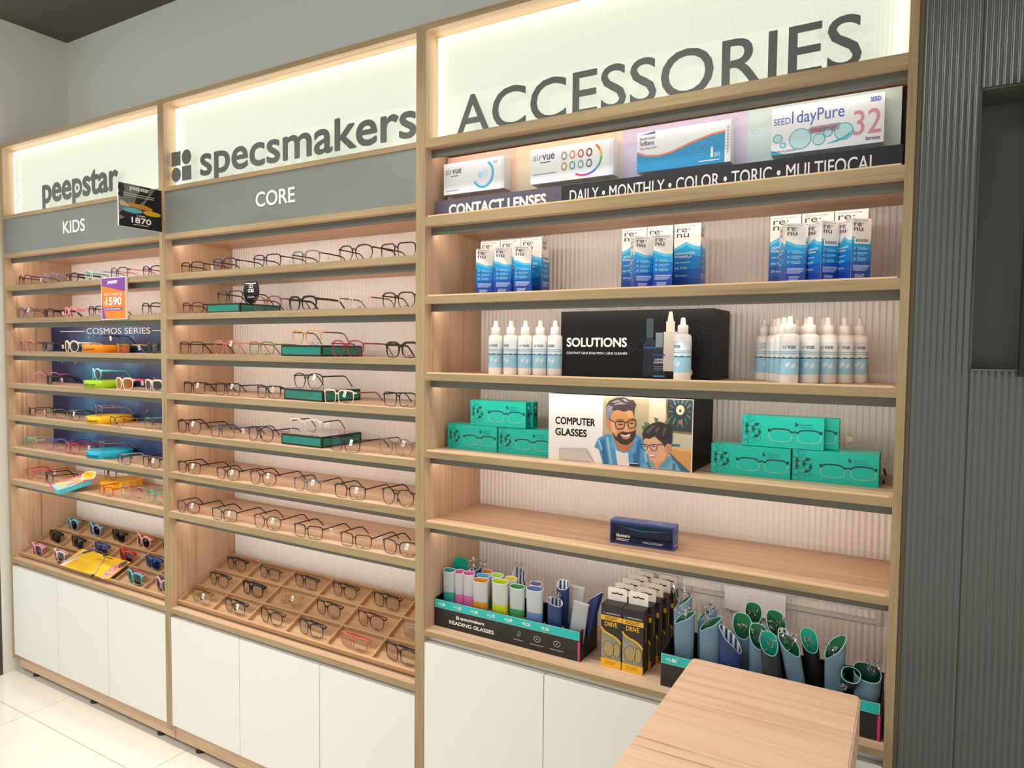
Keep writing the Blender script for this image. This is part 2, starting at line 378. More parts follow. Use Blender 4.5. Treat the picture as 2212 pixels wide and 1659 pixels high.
# ------------------------------------------------------------------ spectacles
STY = {  # lens height/width, squareness, taper down, cat-eye lift, rim radius
    'rect': (.76, 5.0, .10, .00, .0017), 'square': (.83, 3.4, .08, .00, .0019), 'round': (.90, 2.1, .0, .0, .0018), 'aviator': (.92, 2.4, .26, .0, .0017),
    'cat': (.80, 2.8, .16, .20, .0018), 'pantos': (.85, 2.7, .18, .04, .0018), 'thick': (.82, 3.2, .12, .03, .0030), 'wire': (.85, 3.0, .14, .0, .0011),
    'thickround': (.90, 2.2, .05, .0, .0032), 'half': (.80, 3.2, .12, .02, .0016)}
def lens_outline(style, W, side, n=28):
    ar, ex, tp, cat, _ = STY[style]; a = .211*W; b = a*ar; cx = .256*W*side; P = []
    for i in range(n):
        t = 2*PI*i/n; c, s = math.cos(t), math.sin(t)
        x = a*math.copysign(abs(c)**(2/ex), c); z = b*math.copysign(abs(s)**(2/ex), s)
        if z < 0: x *= 1-tp*(-z/b)
        if z > 0 and x*side > 0: z += cat*b*(x*side/a)**1.5
        if style == 'aviator' and z < 0: x += side*.1*a*(-z/b)
        P.append((cx+x, z))
    return P, a, b, cx
def wrap_y(x, W): return .010*(2*x/W)**2
_gm = {}
def spec_meshes(style, W, folded):
    """frame, left lens, right lens and temple meshes, built once per style and size; colours go on the objects"""
    W = round(W*100)/100; k = (style, W, folded)
    if k in _gm: return _gm[k]
    dm = mat('#202020', .3); rr = STY[style][4]; fr = MB(); L = []
    for sd in (-1, 1):
        P, a, b, cx = lens_outline(style, W, sd)
        fr.tube([(x, wrap_y(x, W), z) for x, z in P], [rr*(.86+.42*z/b) for x, z in P], dm, True, 6)
        lm = MB(); lm.add([(x*.99+cx*.01, wrap_y(x, W)+.0004, z*.98) for x, z in P]+[(cx, wrap_y(cx, W)-.0012, 0)], [(i, (i+1) % len(P), len(P)) for i in range(len(P))], dm, True)
        if sd > 0: q_ = wrap_y(cx, W)-.0014; lm.add([(cx-.006, q_, -b*.80), (cx+.006, q_, -b*.80), (cx+.006, q_, -b*.80+.0022), (cx-.006, q_, -b*.80+.0022)], [(0, 1, 2, 3)], mat('#4a443c', .5))
        L.append(lm.mesh('lens'))
        hx = W*.5; hz = b*.66
        fr.tube([(sd*(.256*W+a*.97), wrap_y(.46*W, W), hz), (sd*hx, wrap_y(hx, W), hz), (sd*(hx+.0015), wrap_y(hx, W)+.006, hz)], rr*1.15, dm, False, 6, rr*1.5)
    g = .256*W-a; zb = b*.42
    fr.tube([(-g*1.05, 0, zb*.6), (-g*.5, -.001, zb*1.3), (0, -.0015, zb*1.5), (g*.5, -.001, zb*1.3), (g*1.05, 0, zb*.6)], rr*1.1, dm, False, 6)
    if style == 'aviator': fr.tube([(-g*2.6, .0005, b*.80), (-g, -.0005, b*.86), (g, -.0005, b*.86), (g*2.6, .0005, b*.80)], rr, dm, False, 6)
    if style in ('wire', 'aviator', 'half'):
        for sd in (-1, 1): fr.tube([(sd*g*.9, .002, -.1*b), (sd*g*.6, .008, -.2*b), (sd*g*.62, .009, -.55*b)], [.0006, .0008, .0022], dm, False, 5)
    hx = W*.5+.001; hz = b*.66; y0 = wrap_y(W*.5, W)+.006; T = []
    Lt = .128 if W > .125 else .112; drop = hz+b-.0025
    for sd in (-1, 1):
        tm = MB(); rt = max(.0011, rr*.62); wz = max(.0021, rr*1.15)
        if folded:
            yy = y0+(.003 if sd < 0 else .008); q = -sd
            pts = [(sd*hx, y0, hz), (sd*(hx-.004), yy, hz)]+[(sd*hx+q*(Lt*f), yy+.002, hz-(0 if f < .72 else (f-.72)/.28*.010)) for f in (.2, .45, .72, .82, .95)]
        else:
            pts = [(sd*hx, y0, hz), (sd*hx*.99, y0+Lt*.3, hz), (sd*hx*.97, y0+Lt*.68, hz-.001), (sd*hx*.96, y0+Lt*.78, hz-drop*.16), (sd*hx*.95, y0+Lt*.9, hz-drop*.58), (sd*hx*.95, y0+Lt, hz-drop)]
        tm.tube(pts, [rt]*len(pts), dm, False, 6, wz); T.append(tm.mesh('temple'))
    tg = MB(); tg.box(-.0050, .0050, -.0004, .0004, -.019, 0, WHITE); tg.face((0, -.0004, 0)).lines(-.0035, .0038, -.0165, -.006, 4, mat('#55534f', .6), .0002, .4, 3)
    r = dict(frame=fr.mesh('frame'), lens=L, temple=T, tag=tg.mesh('price_tag'), b=b, a=a, cx=.256*W, rr=rr, hz=hz, y0=y0, hx=hx)
    _gm[k] = r
    return r
def omat(o, m):
    o.material_slots[0].link = 'OBJECT'; o.material_slots[0].material = m
_fm = {}
def frame_mat(h):
    if h in _fm: return _fm[h]
    if h.startswith('~'): m = mat(h[1:], .15, 0, .55)
    elif h.startswith('$'): m = mat(h[1:], .25, .9)
    else: m = mat(h, .22)
    _fm[h] = m
    return m
LMAT = {'c': LENS, 'd': mat('#0b0b0d', .06, name='dark_sunglass_lens', alpha=.97), 'b': mat('#15305e', .05, .6, name='blue_mirror_lens'), 'g': mat('#2b3330', .08, 0, .72, name='grey_tint_lens'),
        'o': mat('#b5581c', .08, 0, .6, name='orange_tint_lens'), 'p': mat('#8a7a78', .08, 0, .35, name='pale_tint_lens')}
def specs(label, loc, W, style, col, lens='c', tcol=None, tagpos=None, rz=0.0, rx=0.0, folded=False, group=None, name='eyeglasses', cat='eyeglasses'):
    g = spec_meshes(style, W, folded)
    t = thing(name, label, cat, (loc[0], loc[1], loc[2]+(g['b']+g['rr']*.45)*math.cos(rx)), (rx, 0, rz), group)
    def put(n, me, m):
        o = bpy.data.objects.new(n, me); COL.objects.link(o); o.parent = t
        if m: omat(o, m)
        return o
    put('frame', g['frame'], frame_mat(col))
    for me in g['lens']: put('lens', me, LMAT[lens])
    for me in g['temple']: put('temple', me, frame_mat(tcol or col))
    if tagpos == 'l':       # hangs in front of the right-hand lens
        o = put('price_tag', g['tag'], None); o.location = (g['cx']+.006, -.004, g['b']*.95); o.rotation_euler = (R(-6), R(14), R(8))
    elif tagpos == 't':     # hangs from the temple
        o = put('price_tag', g['tag'], None); o.location = (g['hx']-.004, .045, g['hz']-.002); o.rotation_euler = (0, R(-8), R(28))
    return t
ORD = ['leftmost', 'second', 'third', 'fourth', 'fifth', 'sixth', 'seventh']
SHN = ['top', 'second', 'third', 'fourth', 'fifth', 'sixth', 'lowest']
def row(si, sign, items, kids=False):
    z = SH[si][0]
    a_, b_ = XU[0 if sign == 'KIDS' else 1]
    for i, it in enumerate(items):
        x, y, W, style, col, lens, tcol, tg, rz, look = it
        m_ = TW+W/2+.012+.115*abs(math.sin(R(rz))); x = min(max(x, a_+m_), b_-m_+.006)
        sun = lens in 'db'
        nm = 'sunglasses' if sun else 'eyeglasses'
        pos = ORD[i]+('' if i == 0 else ' from left')
        specs('%s %s, %s on the %s shelf under %s' % (look, nm, pos, SHN[si], sign), (x, y, z+.0002), W, style, col, lens, tcol, tg, R(rz), 0, False,
              'spectacles on the shelves under %s' % sign, nm, nm)
K = 'KIDS'; N_ = None
row(0, K, [(.088, .04, .128, 'round', '#5a0f18', 'c', '#3a0a10', 't', -2, 'dark red round'), (.314, .04, .126, 'round', '~#a79ad8', 'c', '~#9a90cc', 't', 3, 'lilac round'),
           (.494, .04, .112, 'thick', '#4a1519', 'p', '#3a1013', 't', -4, 'dark maroon thick'), (.657, .04, .120, 'round', '#9fe6d8', 'c', '#3d8fc4', 't', 2, 'mint round'),
           (.842, .04, .131, 'square', '#5d5249', 'c', '#e58a8c', 't', -2, 'grey brown square'), (1.060, .04, .125, 'cat', '#1a2142', 'c', '#b02a30', N_, 0, 'navy cat-eye')])
row(1, K, [(.092, .04, .132, 'round', '#5b3d94', 'p', '#7a5526', 'l', 4, 'purple round'), (.298, .04, .110, 'thick', '#43151c', 'p', '#35090f', 't', -8, 'dark maroon small'),
           (.479, .04, .114, 'thickround', '#f3a3ae', 'c', '#f1a8b0', 't', -4, 'pale pink round'), (.674, .04, .122, 'square', '#171313', 'c', '#171313', N_, 0, 'black square'),
           (1.055, .04, .131, 'square', '#3c3a2c', 'c', '#2a281e', N_, 0, 'olive grey square')])
row(2, K, [(.080, .04, .126, 'round', '#f08a86', 'p', '#7a2f30', N_, 2, 'coral pink round'), (.274, .045, .118, 'thick', '#173f3c', 'p', '#0f2a28', 't', -6, 'dark green thick'),
           (.480, .04, .116, 'thickround', '#f6ecdf', 'd', '#f0e6da', 't', -3, 'white framed round'), (.872, .030, .112, 'wire', '#4c4334', 'o', '#d8c84e', 't', -2, 'dark wire amber lens'),
           (1.042, .05, .112, 'thick', '#15140f', 'g', '#d8c84e', 't', -14, 'black and yellow')])
row(3, K, [(.082, .10, .130, 'round', '~#f4a0bb', 'c', '#f49cb8', N_, 30, 'light pink'), (.258, .057, .112, 'thick', '#1c1a1c', 'g', '#141214', 't', -18, 'black thick'),
           (.872, .035, .130, 'thick', '#fbe9dc', 'o', '#e65f78', 't', -3, 'cream and pink'), (1.045, .05, .122, 'thick', '#f4ece2', 'g', '#e6e0d8', 't', -2, 'white thick')])
row(4, K, [(.075, .048, .114, 'rect', '#3a1812', 'c', '#5a2a1e', 't', -12, 'dark brown rectangular'), (.322, .05, .122, 'rect', '#2c3a2f', 'c', '#7fe0a2', N_, 16, 'green black'),
           (.492, .035, .116, 'square', '#3a3733', 'c', '#2a2724', 'l', -6, 'charcoal square'), (.856, .010, .110, 'wire', '$6b5a2c', 'c', '$b39a52', N_, -4, 'dark gold wire'),
           (1.052, .05, .124, 'pantos', '~#5d7f86', 'c', '~#7fd5c4', N_, 10, 'teal grey clear')])
row(5, K, [(.098, .04, .140, 'rect', '#59cfb9', 'c', '~#bcd8d0', N_, -6, 'mint rectangular'), (.300, .06, .136, 'pantos', '~#5a63c8', 'c', '#4d57b8', N_, 12, 'blue violet'),
           (.466, .041, .130, 'square', '#c81e3c', 'c', '#b81a36', 't', -3, 'bright red square'), (.905, .008, .112, 'rect', '#24365a', 'c', '~#cfd4da', N_, -6, 'navy rectangular'),
           (1.074, .016, .122, 'square', '#171c30', 'c', '#12131c', 'l', -2, 'navy black')])
row(6, K, [(.085, .055, .134, 'round', '#cf4a44', 'c', '#c84642', 't', 14, 'coral red round'), (.262, .043, .122, 'round', '#161514', 'c', '#161514', N_, -12, 'black round'),
           (.745, .025, .124, 'rect', '#d4283e', 'c', '#d4283e', 't', -4, 'red rectangular'), (.892, .056, .132, 'pantos', '~#8aa2c0', 'c', '~#b8c4d0', N_, 16, 'clear blue'),
           (1.058, .047, .126, 'square', '#1fb8a2', 'c', '#1fb8a2', N_, -2, 'turquoise square')])
Cc = 'CORE'
row(0, Cc, [(1.308, .04, .126, 'rect', '#17120f', 'c', '#2b211c', 't', 2, 'black brown rectangular'), (1.489, .04, .133, 'square', '#1c2447', 'c', '#2a1d1a', 't', 0, 'navy square'),
            (1.709, .04, .136, 'rect', '#161d4a', 'c', '#251a18', 't', 0, 'black and blue rectangular'), (1.894, .04, .134, 'square', '~#5b6a70', 'c', '#241f24', 't', 0, 'grey clear square'),
            (2.111, .04, .137, 'pantos', '#2a1210', 'c', '#2a1210', N_, 2, 'dark brown thick'), (2.279, .04, .137, 'rect', '#1c1110', 'c', '#221310', N_, -1, 'dark brown rectangular')])
row(1, Cc, [(1.308, .04, .122, 'cat', '#5a2017', 'c', '#43160f', 't', 2, 'reddish brown cat-eye'), (1.722, .03, .140, 'pantos', '~#8a2f26', 'c', '#6a1f1a', N_, 0, 'red brown thin'),
            (1.878, .04, .132, 'thick', '#121312', 'c', '#121312', N_, 0, 'black thick'), (2.099, .04, .132, 'cat', '~#f0e4da', 'c', '$8b6a3a', N_, 0, 'clear white cat-eye'), (2.281, .04, .132, 'square', '#3a1a10', 'c', '#3a1a10', N_, 0, 'brown square')])
row(2, Cc, [(1.276, .04, .136, 'rect', '#2c1512', 'c', '#2c1512', N_, 0, 'brown rectangular'), (1.495, .04, .137, 'pantos', '~#ee8f8c', 'c', '#e88a88', 'l', 0, 'pink clear'),
            (1.678, .04, .126, 'square', '#868a45', 'c', '#7c8040', N_, 0, 'olive green square'), (2.095, .02, .138, 'pantos', '#a01f33', 'c', '#8f1a2c', N_, 0, 'crimson thin'), (2.296, .04, .128, 'thick', '#24100f', 'c', '#24100f', N_, 0, 'dark brown thick')])
row(3, Cc, [(1.272, .05, .134, 'rect', '#231212', 'c', '#1b0f0f', 'l', 0, 'dark brown rectangular'), (1.490, .046, .135, 'rect', '#1b1214', 'c', '#1b1214', 'l', 0, 'black slim rectangular'),
            (1.701, .05, .130, 'rect', '#181216', 'c', '#181216', 'l', -3, 'black rectangular'), (2.065, .012, .127, 'rect', '#f4dfc9', 'c', '$9a6a55', 'l', 0, 'cream clear rectangular'), (2.286, .04, .132, 'rect', '#14101a', 'c', '#14101a', N_, 0, 'black wide rectangular')])
row(4, Cc, [(1.286, .026, .136, 'pantos', '#261413', 'c', '#1c1012', 'l', 0, 'dark brown rounded'), (1.492, .021, .127, 'rect', '#3c4660', 'c', '#2d4c8e', 't', 2, 'blue grey rectangular'),
            (1.690, .024, .132, 'aviator', '#1d2030', 'c', '#2b3f74', N_, 0, 'navy aviator'), (2.091, .012, .130, 'rect', '#1a1618', 'c', '#141214', 'l', 0, 'black rectangular'), (2.273, .038, .131, 'round', '~#8b7c76', 'c', '#5d4a44', 'l', 4, 'clear grey round')])
row(5, Cc, [(1.306, .017, .128, 'rect', '#1a1210', 'c', '#1a1210', 'l', 2, 'black brown rectangular'), (1.532, .012, .125, 'cat', '#2d1412', 'c', '#241010', 'l', 3, 'dark brown cat-eye'),
            (1.714, .012, .126, 'pantos', '#5a2018', 'c', '#2a1210', 'l', 2, 'tortoise red'), (1.925, .012, .122, 'round', '~#5f6a84', 'c', '#221a22', 'l', 4, 'grey blue round'),
            (2.111, .012, .128, 'rect', '#1b1413', 'c', '#181212', 'l', 2, 'black rectangular'), (2.301, .014, .134, 'aviator', '#1a1714', 'c', '#1a1714', N_, -2, 'black aviator')])
row(6, Cc, [(1.300, .014, .125, 'pantos', '#5a1c44', 'c', '#34141c', 'l', 6, 'purple rounded'), (1.513, .010, .127, 'rect', '#2c333c', 'c', '#1a1518', 'l', 4, 'blue black rectangular'),
            (1.736, .010, .131, 'pantos', '#6a3230', 'c', '#3c1818', 'l', 3, 'brown pink rounded'), (1.935, .006, .129, 'rect', '#2a1610', 'c', '#2a1412', 't', 2, 'dark brown rectangular'),
            (2.139, .008, .127, 'rect', '#4a2620', 'c', '#341a18', 't', 2, 'brown rectangular'), (2.309, .013, .126, 'cat', '#3a2220', 'c', '#26161a', 'l', 1, 'brown cat-eye')])

# ------------------------------------------------------------------ slanted trays of the KIDS and CORE units
TH = R(27.0); TY, TZ, TLEN = .036, .5545, .268
def tray(label, x0, x1):
    t = thing('display_tray', label, 'tray', (0, TY, TZ), (TH, 0, 0), 'slanted oak display trays')
    MB().box(x0, x1, 0, TLEN, 0, .004, WD_T).build('tray_base', t)
    fr = MB(); e = .007
    fr.box(x0, x1, 0, e, .0041, .0215, WD_T).box(x0, x1, TLEN-e, TLEN, .0041, .0215, WD_T).box(x0, x0+e, e, TLEN-e, .0041, .0215, WD_T).box(x1-e, x1, e, TLEN-e, .0041, .0215, WD_T)
    fr.build('tray_rim', t)
    for j in (1, 2): MB().box(x0+e, x1-e, TLEN*j/3-.003, TLEN*j/3+.003, .0041, .0205, WD_T).build('divider', t)
    for i in range(1, 6):
        x = x0+(x1-x0)*i/6; d = MB()
        for j in range(3): d.box(x-.003, x+.003, max(e, TLEN*j/3+.0032), min(TLEN-e, TLEN*(j+1)/3-.0032), .0041, .0200, WD_T)
        d.build('divider', t)
    MB().box(x0+.02, x1-.02, .12, .126, -.055, -.0005, WD_T).build('support', t)
    return t
TK = (XU[0][0]+TW+.004, XU[0][1]-TW-.004); TC = (XU[1][0]+TW+.004, XU[1][1]-TW-.004)
tray('slanted oak tray of compartments under the KIDS shelves', *TK)
tray('slanted oak tray of compartments under the CORE shelves', *TC)
RN = ['front', 'middle', 'back']; CN = ['first', 'second', 'third', 'fourth', 'fifth', 'sixth']
def in_tray(rng, sign, r, c, look, W, style, col, lens, tcol=None, tg=None, rz=0, dx=0, dy=0):
    w = (rng[1]-rng[0])/6; x = rng[0]+w*(c+.5)+dx; yl = TLEN*(r+.22)/3+dy; zl = .0046
    y = TY+yl*math.cos(TH)-zl*math.sin(TH); z = TZ+yl*math.sin(TH)+zl*math.cos(TH)
    sun = lens in 'db'; nm = 'sunglasses' if sun else 'eyeglasses'
    specs('%s %s in the %s compartment of the %s row, %s tray' % (look, nm, CN[c], RN[r], sign), (x, y, z+.005), W, style, col, lens, tcol, tg, R(rz), 0, True,
          'folded spectacles in the %s tray' % sign, nm, nm)
for a in [(0, 0, 'pink framed', .130, 'thick', '#e59ab0', 'd', '#f0b8c8'), (0, 1, 'pale pink', .130, 'thick', '#f3c6cc', 'd', '#f3c6cc'), (0, 4, 'turquoise and pink', .130, 'thick', '#43c0b8', 'd', '#e2589c'), (0, 5, 'dark grey and pink', .130, 'thickround', '#c7a0a8', 'd', '#5a4a50'),
          (1, 0, 'black chunky', .134, 'thick', '#121110', 'd'), (1, 1, 'black glossy', .134, 'thick', '#17171a', 'd'), (1, 2, 'dark blue framed', .134, 'thick', '#1f4c94', 'd', '#1a3f80'), (1, 3, 'red framed', .134, 'thick', '#d1262c', 'd', '#b81f26'), (1, 4, 'blue mirrored', .134, 'thick', '#1f4f96', 'b', '#173a70'),
          (2, 0, 'light blue', .130, 'thickround', '#7cc0dc', 'd', '#6ab0cc'), (2, 1, 'pale blue', .130, 'thickround', '#8bb8da', 'd', '#5f86a8'), (2, 2, 'black wide', .134, 'thick', '#121213', 'd', '#3a1414'), (2, 3, 'pink and white', .132, 'thickround', '#f3b6b0', 'd', '#e0675f'), (2, 4, 'dark', .130, 'thick', '#2a2622', 'd')]:
    r, c, look, W_, st, col, ln = a[:7]; in_tray(TK, K, r, c, look, W_, st, col, ln, a[7] if len(a) > 7 else None, None, -8)
for a in [(0, 0, 'thin gold', .130, 'wire', '$8d7440', 'c', '$8d7440', 'l'), (0, 1, 'black', .132, 'half', '#131110', 'c', None, 'l'), (0, 2, 'black and gold', .132, 'pantos', '#17120c', 'c', '$8a6d2c'), (0, 3, 'black square', .134, 'square', '#14161a', 'c'), (0, 4, 'pink red', .132, 'rect', '#d2645a', 'c', '#c4504a'), (0, 5, 'dark navy square', .136, 'square', '#15181e', 'c'),
          (1, 0, 'charcoal round', .130, 'pantos', '#2a2d2c', 'c'), (1, 1, 'black heavy', .134, 'thick', '#0f0f0e', 'c'), (1, 2, 'gold metal', .128, 'wire', '$c49a52', 'c', '$d2aa66', 'l'), (1, 3, 'tortoise', .132, 'pantos', '#3a1d12', 'c'), (1, 4, 'red burgundy', .132, 'pantos', '#5c1622', 'c'), (1, 5, 'clear grey', .130, 'rect', '~#b3aaa2', 'c'),
          (2, 0, 'black oval', .130, 'pantos', '#151311', 'c'), (2, 1, 'black with gold hinge', .130, 'rect', '#181410', 'c', '$c0975a'), (2, 2, 'black closed', .130, 'rect', '#161413', 'c'), (2, 3, 'black slim', .132, 'pantos', '#17191b', 'c'), (2, 4, 'black grey', .134, 'square', '#151719', 'c'), (2, 5, 'black framed', .130, 'square', '#121212', 'c')]:
    r, c, look, W_, st, col, ln = a[:7]
    in_tray(TC, Cc, r, c, look, W_, st, col, ln, a[7] if len(a) > 7 else None, a[8] if len(a) > 8 else None, -6)

# ------------------------------------------------------------------ risers on the CORE shelves
def edged_box(label, x, y, z, w, d, h, yaw, group='black edged risers'):
    t = thing('display_riser', label, 'display riser', (x, y, z), (0, 0, R(yaw)), group)
    MB().box(0, w, 0, d, 0, h, mat('#0c0f0e', .25, name='riser_black')).build('block', t)
    e = .0058; pn = MB(); gm = mat('#0a7d6c', .25, name='riser_green')
    pn.face((0, 0, 0)).rect(e, w-e, e, h-e, gm).face((w, 0, 0), (0, 1, 0)).rect(e, d-e, e, h-e, gm).face((0, d, 0), (0, -1, 0)).rect(e, d-e, e, h-e, gm)
    pn.build('green_panels', t)
    if h > .034: MB().box(e, w-e, e, d-e, h+.0001, h+.0006, mat('#9a9a94', .15, .3, name='riser_top_mirror')).build('top_plate', t)
    return t
edged_box('black and green riser beside the oval sign on the second CORE shelf', 1.412, .03, 1.6622, .178, .18, .033, 0)
edged_box('black and green riser on the third CORE shelf', 1.795, .03, 1.5132, .186, .19, .036, 0)
edged_box('black and green riser on the fourth CORE shelf', 1.779, .055, 1.3662, .208, .155, .037, -7)
edged_box('black and green riser on the fifth CORE shelf', 1.791, .032, 1.2172, .192, .18, .036, -1.5)
gr = 'spectacles on the CORE risers'
specs('black eyeglasses on the riser beside the oval sign, second CORE shelf', (1.49, .06, 1.6957), .135, 'rect', '#141312', 'c', None, None, 0, 0, False, gr)
specs('gold peach eyeglasses with brown temples on the third CORE shelf riser', (1.873, .06, 1.5502), .135, 'pantos', '#d8955a', 'c', '#5c2018', None, 0, 0, False, gr)
specs('black round eyeglasses on the fourth CORE shelf riser', (1.876, .065, 1.4042), .135, 'pantos', '#151313', 'c', None, 'l', 0, 0, False, gr)
specs('clear eyeglasses with brown temples on the fifth CORE shelf riser', (1.861, .065, 1.2542), .130, 'square', '~#efe8e0', 'c', '#5a3830', 't', R(8), 0, False, gr)
t = thing('oval_sign', 'black oval CORE sign standing on the second CORE shelf', 'sign', (1.581, .085, 1.6957))
MB().face((0, 0, .0445)).prism([(.041*math.cos(2*PI*i/36), .0445*math.sin(2*PI*i/36)) for i in range(36)], -.003, 0, BLACK).build('plate', t)
m = MB().face((0, 0, .0445)); m.text('CORE', -.0155, .0155, -.004, .008, LETW, .0004, .02); m.ring(-.0045, .017, .0055, .0055, .0013, LETW); m.ring(.0045, .017, .0055, .0055, .0013, LETW)
m.rect(-.028, .026, .0255, .0285, mat('#cfd2d0', .4)); m.lines(-.018, .02, -.024, -.017, 2, mat('#b8b8b4', .5)); m.build('print', t)
# ------------------------------------------------------------------ round risers, prints and cards of the KIDS unit
def disc(label, col, x, y, z, r, h, word, small, group='round risers of the kids shelves'):
    t = thing('display_riser', label, 'display riser', (x, y, z), (0, 0, 0), group)
    cm = mat(col, .45)
    MB().lathe([(0, 0), (r, 0), (r, h-.001), (r-.001, h), (0, h)], cm, 56).build('block', t)
    def wp(a, b, hh): q = -PI/2+a/r; return ((r+.0004)*math.cos(q), (r+.0004)*math.sin(q), b)
    m = MB(); k = mat('#2a2416', .6)
    m.text(word, -.070, .048, .006, .020, k, 0, .01, 0, wp)
    for i in range(5): m.add([wp(-.045+i*.008, .022, 0), wp(-.040+i*.008, .022, 0), wp(-.040+i*.008, .0245, 0), wp(-.045+i*.008, .0245, 0)], [(0, 1, 2, 3)], k)
    m.build('lettering', t); return t
RX, RY, RR = .664, .100, .088
disc('orange round riser reading Captain on the third KIDS shelf', '#f0930e', RX-.005, RY-.006, 1.5132, RR, .033, 'Cool Captain', '')
disc('lime green round riser reading Explorer on the fourth KIDS shelf', '#a9d818', RX, RY-.006, 1.3662, RR, .030, 'The Explorer', '')
disc('yellow round riser reading Dreamer on the fifth KIDS shelf', '#f2c50f', RX, RY, 1.2172, RR, .028, 'Wise Dreamer', '')
disc('cyan round riser reading Performer on the sixth KIDS shelf', '#18b4d8', RX, RY, 1.0708, RR, .028, 'The Performer', '')
gr = 'spectacles on the round KIDS risers'
specs('clear blue eyeglasses with navy temples on the orange riser', (.628, .06, 1.5464), .130, 'square', '~#5a8cc0', 'c', '#141c3a', 't', R(-14), 0, False, gr)
specs('aqua round sunglasses on the lime green riser', (.612, .07, 1.3964), .118, 'thickround', '#7fd4e0', 'd', '#59c0d4', None, R(-14), 0, False, gr, 'sunglasses', 'sunglasses')
specs('silver purple eyeglasses on the yellow Dreamer riser', (.618, .07, 1.2454), .120, 'square', '#6a6684', 'c', '~#a8a0a8', None, R(-16), 0, False, gr)
specs('grey clear eyeglasses on the cyan riser', (.632, .075, 1.0990), .112, 'rect', '~#707884', 'c', '~#8a8a90', None, R(-22), 0, False, gr)
t = thing('display_riser', 'yellow fluted riser on the lowest KIDS shelf behind the pink card', 'display riser', (.625, .168, .9216), (0, 0, 0), 'round risers of the kids shelves')
MB().prism([((.088 if i % 2 else .084)*math.cos(2*PI*i/36), (.088 if i % 2 else .084)*math.sin(2*PI*i/36)) for i in range(36)], 0, .036, mat('#e8b414', .45)).build('block', t)
MB().prism([(.07*math.cos(2*PI*i/32), .07*math.sin(2*PI*i/32)) for i in range(32)], .0361, .0372, mat('#d8a010', .45)).build('top_plate', t)
specs('black cat-eye eyeglasses on the yellow fluted riser', (.600, .125, .9590), .140, 'cat', '#2a1616', 'c', '#2a1616', 't', R(-10), 0, False, gr)
t = thing('promo_card', 'tilted pink and blue card with yellow bubble on the lowest KIDS shelf', 'card', (.500, .020, .9445), (R(14), 0, R(-17)))
MB().box(-.085, -.01, -.062, .062, -.010, .009, mat('#e84a8c', .4)).box(-.01, .085, -.062, .062, -.010, .009, mat('#4cc4d4', .4)).build('card_block', t)
m = MB().face((0, 0, .009), (1, 0, 0), (0, 1, 0)); m.rect(-.083, .083, -.06, .06, mat('#a7dfe8', .5))
for i, (cx, c1) in enumerate(((-.052, '#f5a04c'), (-.004, '#f8c8b4'), (.044, '#f06a9a'))): m.flat([(cx-.02, -.045), (cx+.008, -.045), (cx+.026, .035), (cx+.002, .045)], mat('#f6d85a', .5), .0005).oval(cx, -.002, .013, .021, mat(c1, .5), .0007)
m.flat([(-.083, -.06), (-.06, -.06), (-.02, .06), (-.083, .06)], mat('#ee6aa8', .5), .0004); m.flat([(.083, .0), (.083, .06), (.03, .06)], mat('#e8307c', .5), .0004); m.build('print', t)
m = MB().face((.018, .072, .0145), (1, 0, .0), (0, 1, .25)).prism([(.078*math.cos(2*PI*i/28)*(1+.05*math.cos(8*PI*i/28)), .027*math.sin(2*PI*i/28)*(1+.06*math.cos(10*PI*i/28))) for i in range(28)], 0, .004, mat('#f4eee0', .5))
m.prism([(.071*math.cos(2*PI*i/28), .022*math.sin(2*PI*i/28)) for i in range(28)], .0041, .0048, mat('#f6c834', .5))
for i in range(7): m.oval(-.048+i*.016, .001, .0045, .008, mat('#f08a1c', .5), .0052)
m.build('bubble', t)
# orange offer card
t = thing('promo_card', 'purple and orange 1590 offer card on the second KIDS shelf edge', 'card', (.815, -.004, 1.6450))
MB().box(0, .168, -.006, .0015, 0, .166, mat('#f2ece6', .4)).build('card_holder', t)
m = MB().face((0, -.006, 0)); w_, h_ = .168, .166
m.rect(.003, w_-.003, .003, h_-.003, mat('#ef7d12', .45)); pu = mat('#7d3c96', .45)
m.flat([(.003, h_-.003), (w_-.003, h_-.003), (w_-.003, .108), (.003, .134)], pu, .0006).flat([(.003, .003), (.032, .003), (.003, .072)], pu, .0006)
m.text('peepstar', .046, .114, .136, .155, WHITE, .0009, .03); m.text('BUY 2 PAIRS @', .024, .142, .092, .104, WHITE, .0009, .01)
m.text('1590', .034, .140, .056, .088, WHITE, .0009, .045); m.text('\u20b9', .022, .032, .058, .072, WHITE, .0009); m.rect(.024, .144, .036, .047, pu, .0006); m.lines(.03, .138, .039, .044, 1, WHITE, .0009); m.build('print', t)
MB().box(.0, .168, .0016, .0035, 0, .03, ACRYL).build('clip', t)
# black flag sign at the joint of KIDS and CORE
t = thing('flag_sign', 'black 1870 flag sign sticking out beside the KIDS fascia', 'sign', (1.2, -.002, 1.9625), (0, 0, R(0)))
MB().box(-.002, .002, -.161, 0, 0, .153, mat('#e9eae4', .4)).build('board', t)
m = MB().face((.0021, -.161, 0), (0, 1, 0), (0, 0, 1)); m.rect(.002, .161, .001, .152, mat('#131312', .4), .0002)
m.flat([(.002, .152), (.138, .152), (.085, .075), (.055, .048), (.002, .022)], mat('#74786e', .4), .0004)
m.flat([(.080, .152), (.120, .152), (.110, .125), (.093, .1), (.068, .08), (.055, .075)], mat('#1d1d1b', .5), .0005)
m.flat([(.002, .04), (.03, .03), (.055, .048), (.04, .06), (.01, .055)], mat('#20201d', .5), .0005)
m.oval(.012, .135, .012, .016, mat('#2a2a28', .5), .0005); m.oval(.010, .112, .010, .010, mat('#2a2a28', .5), .0005)
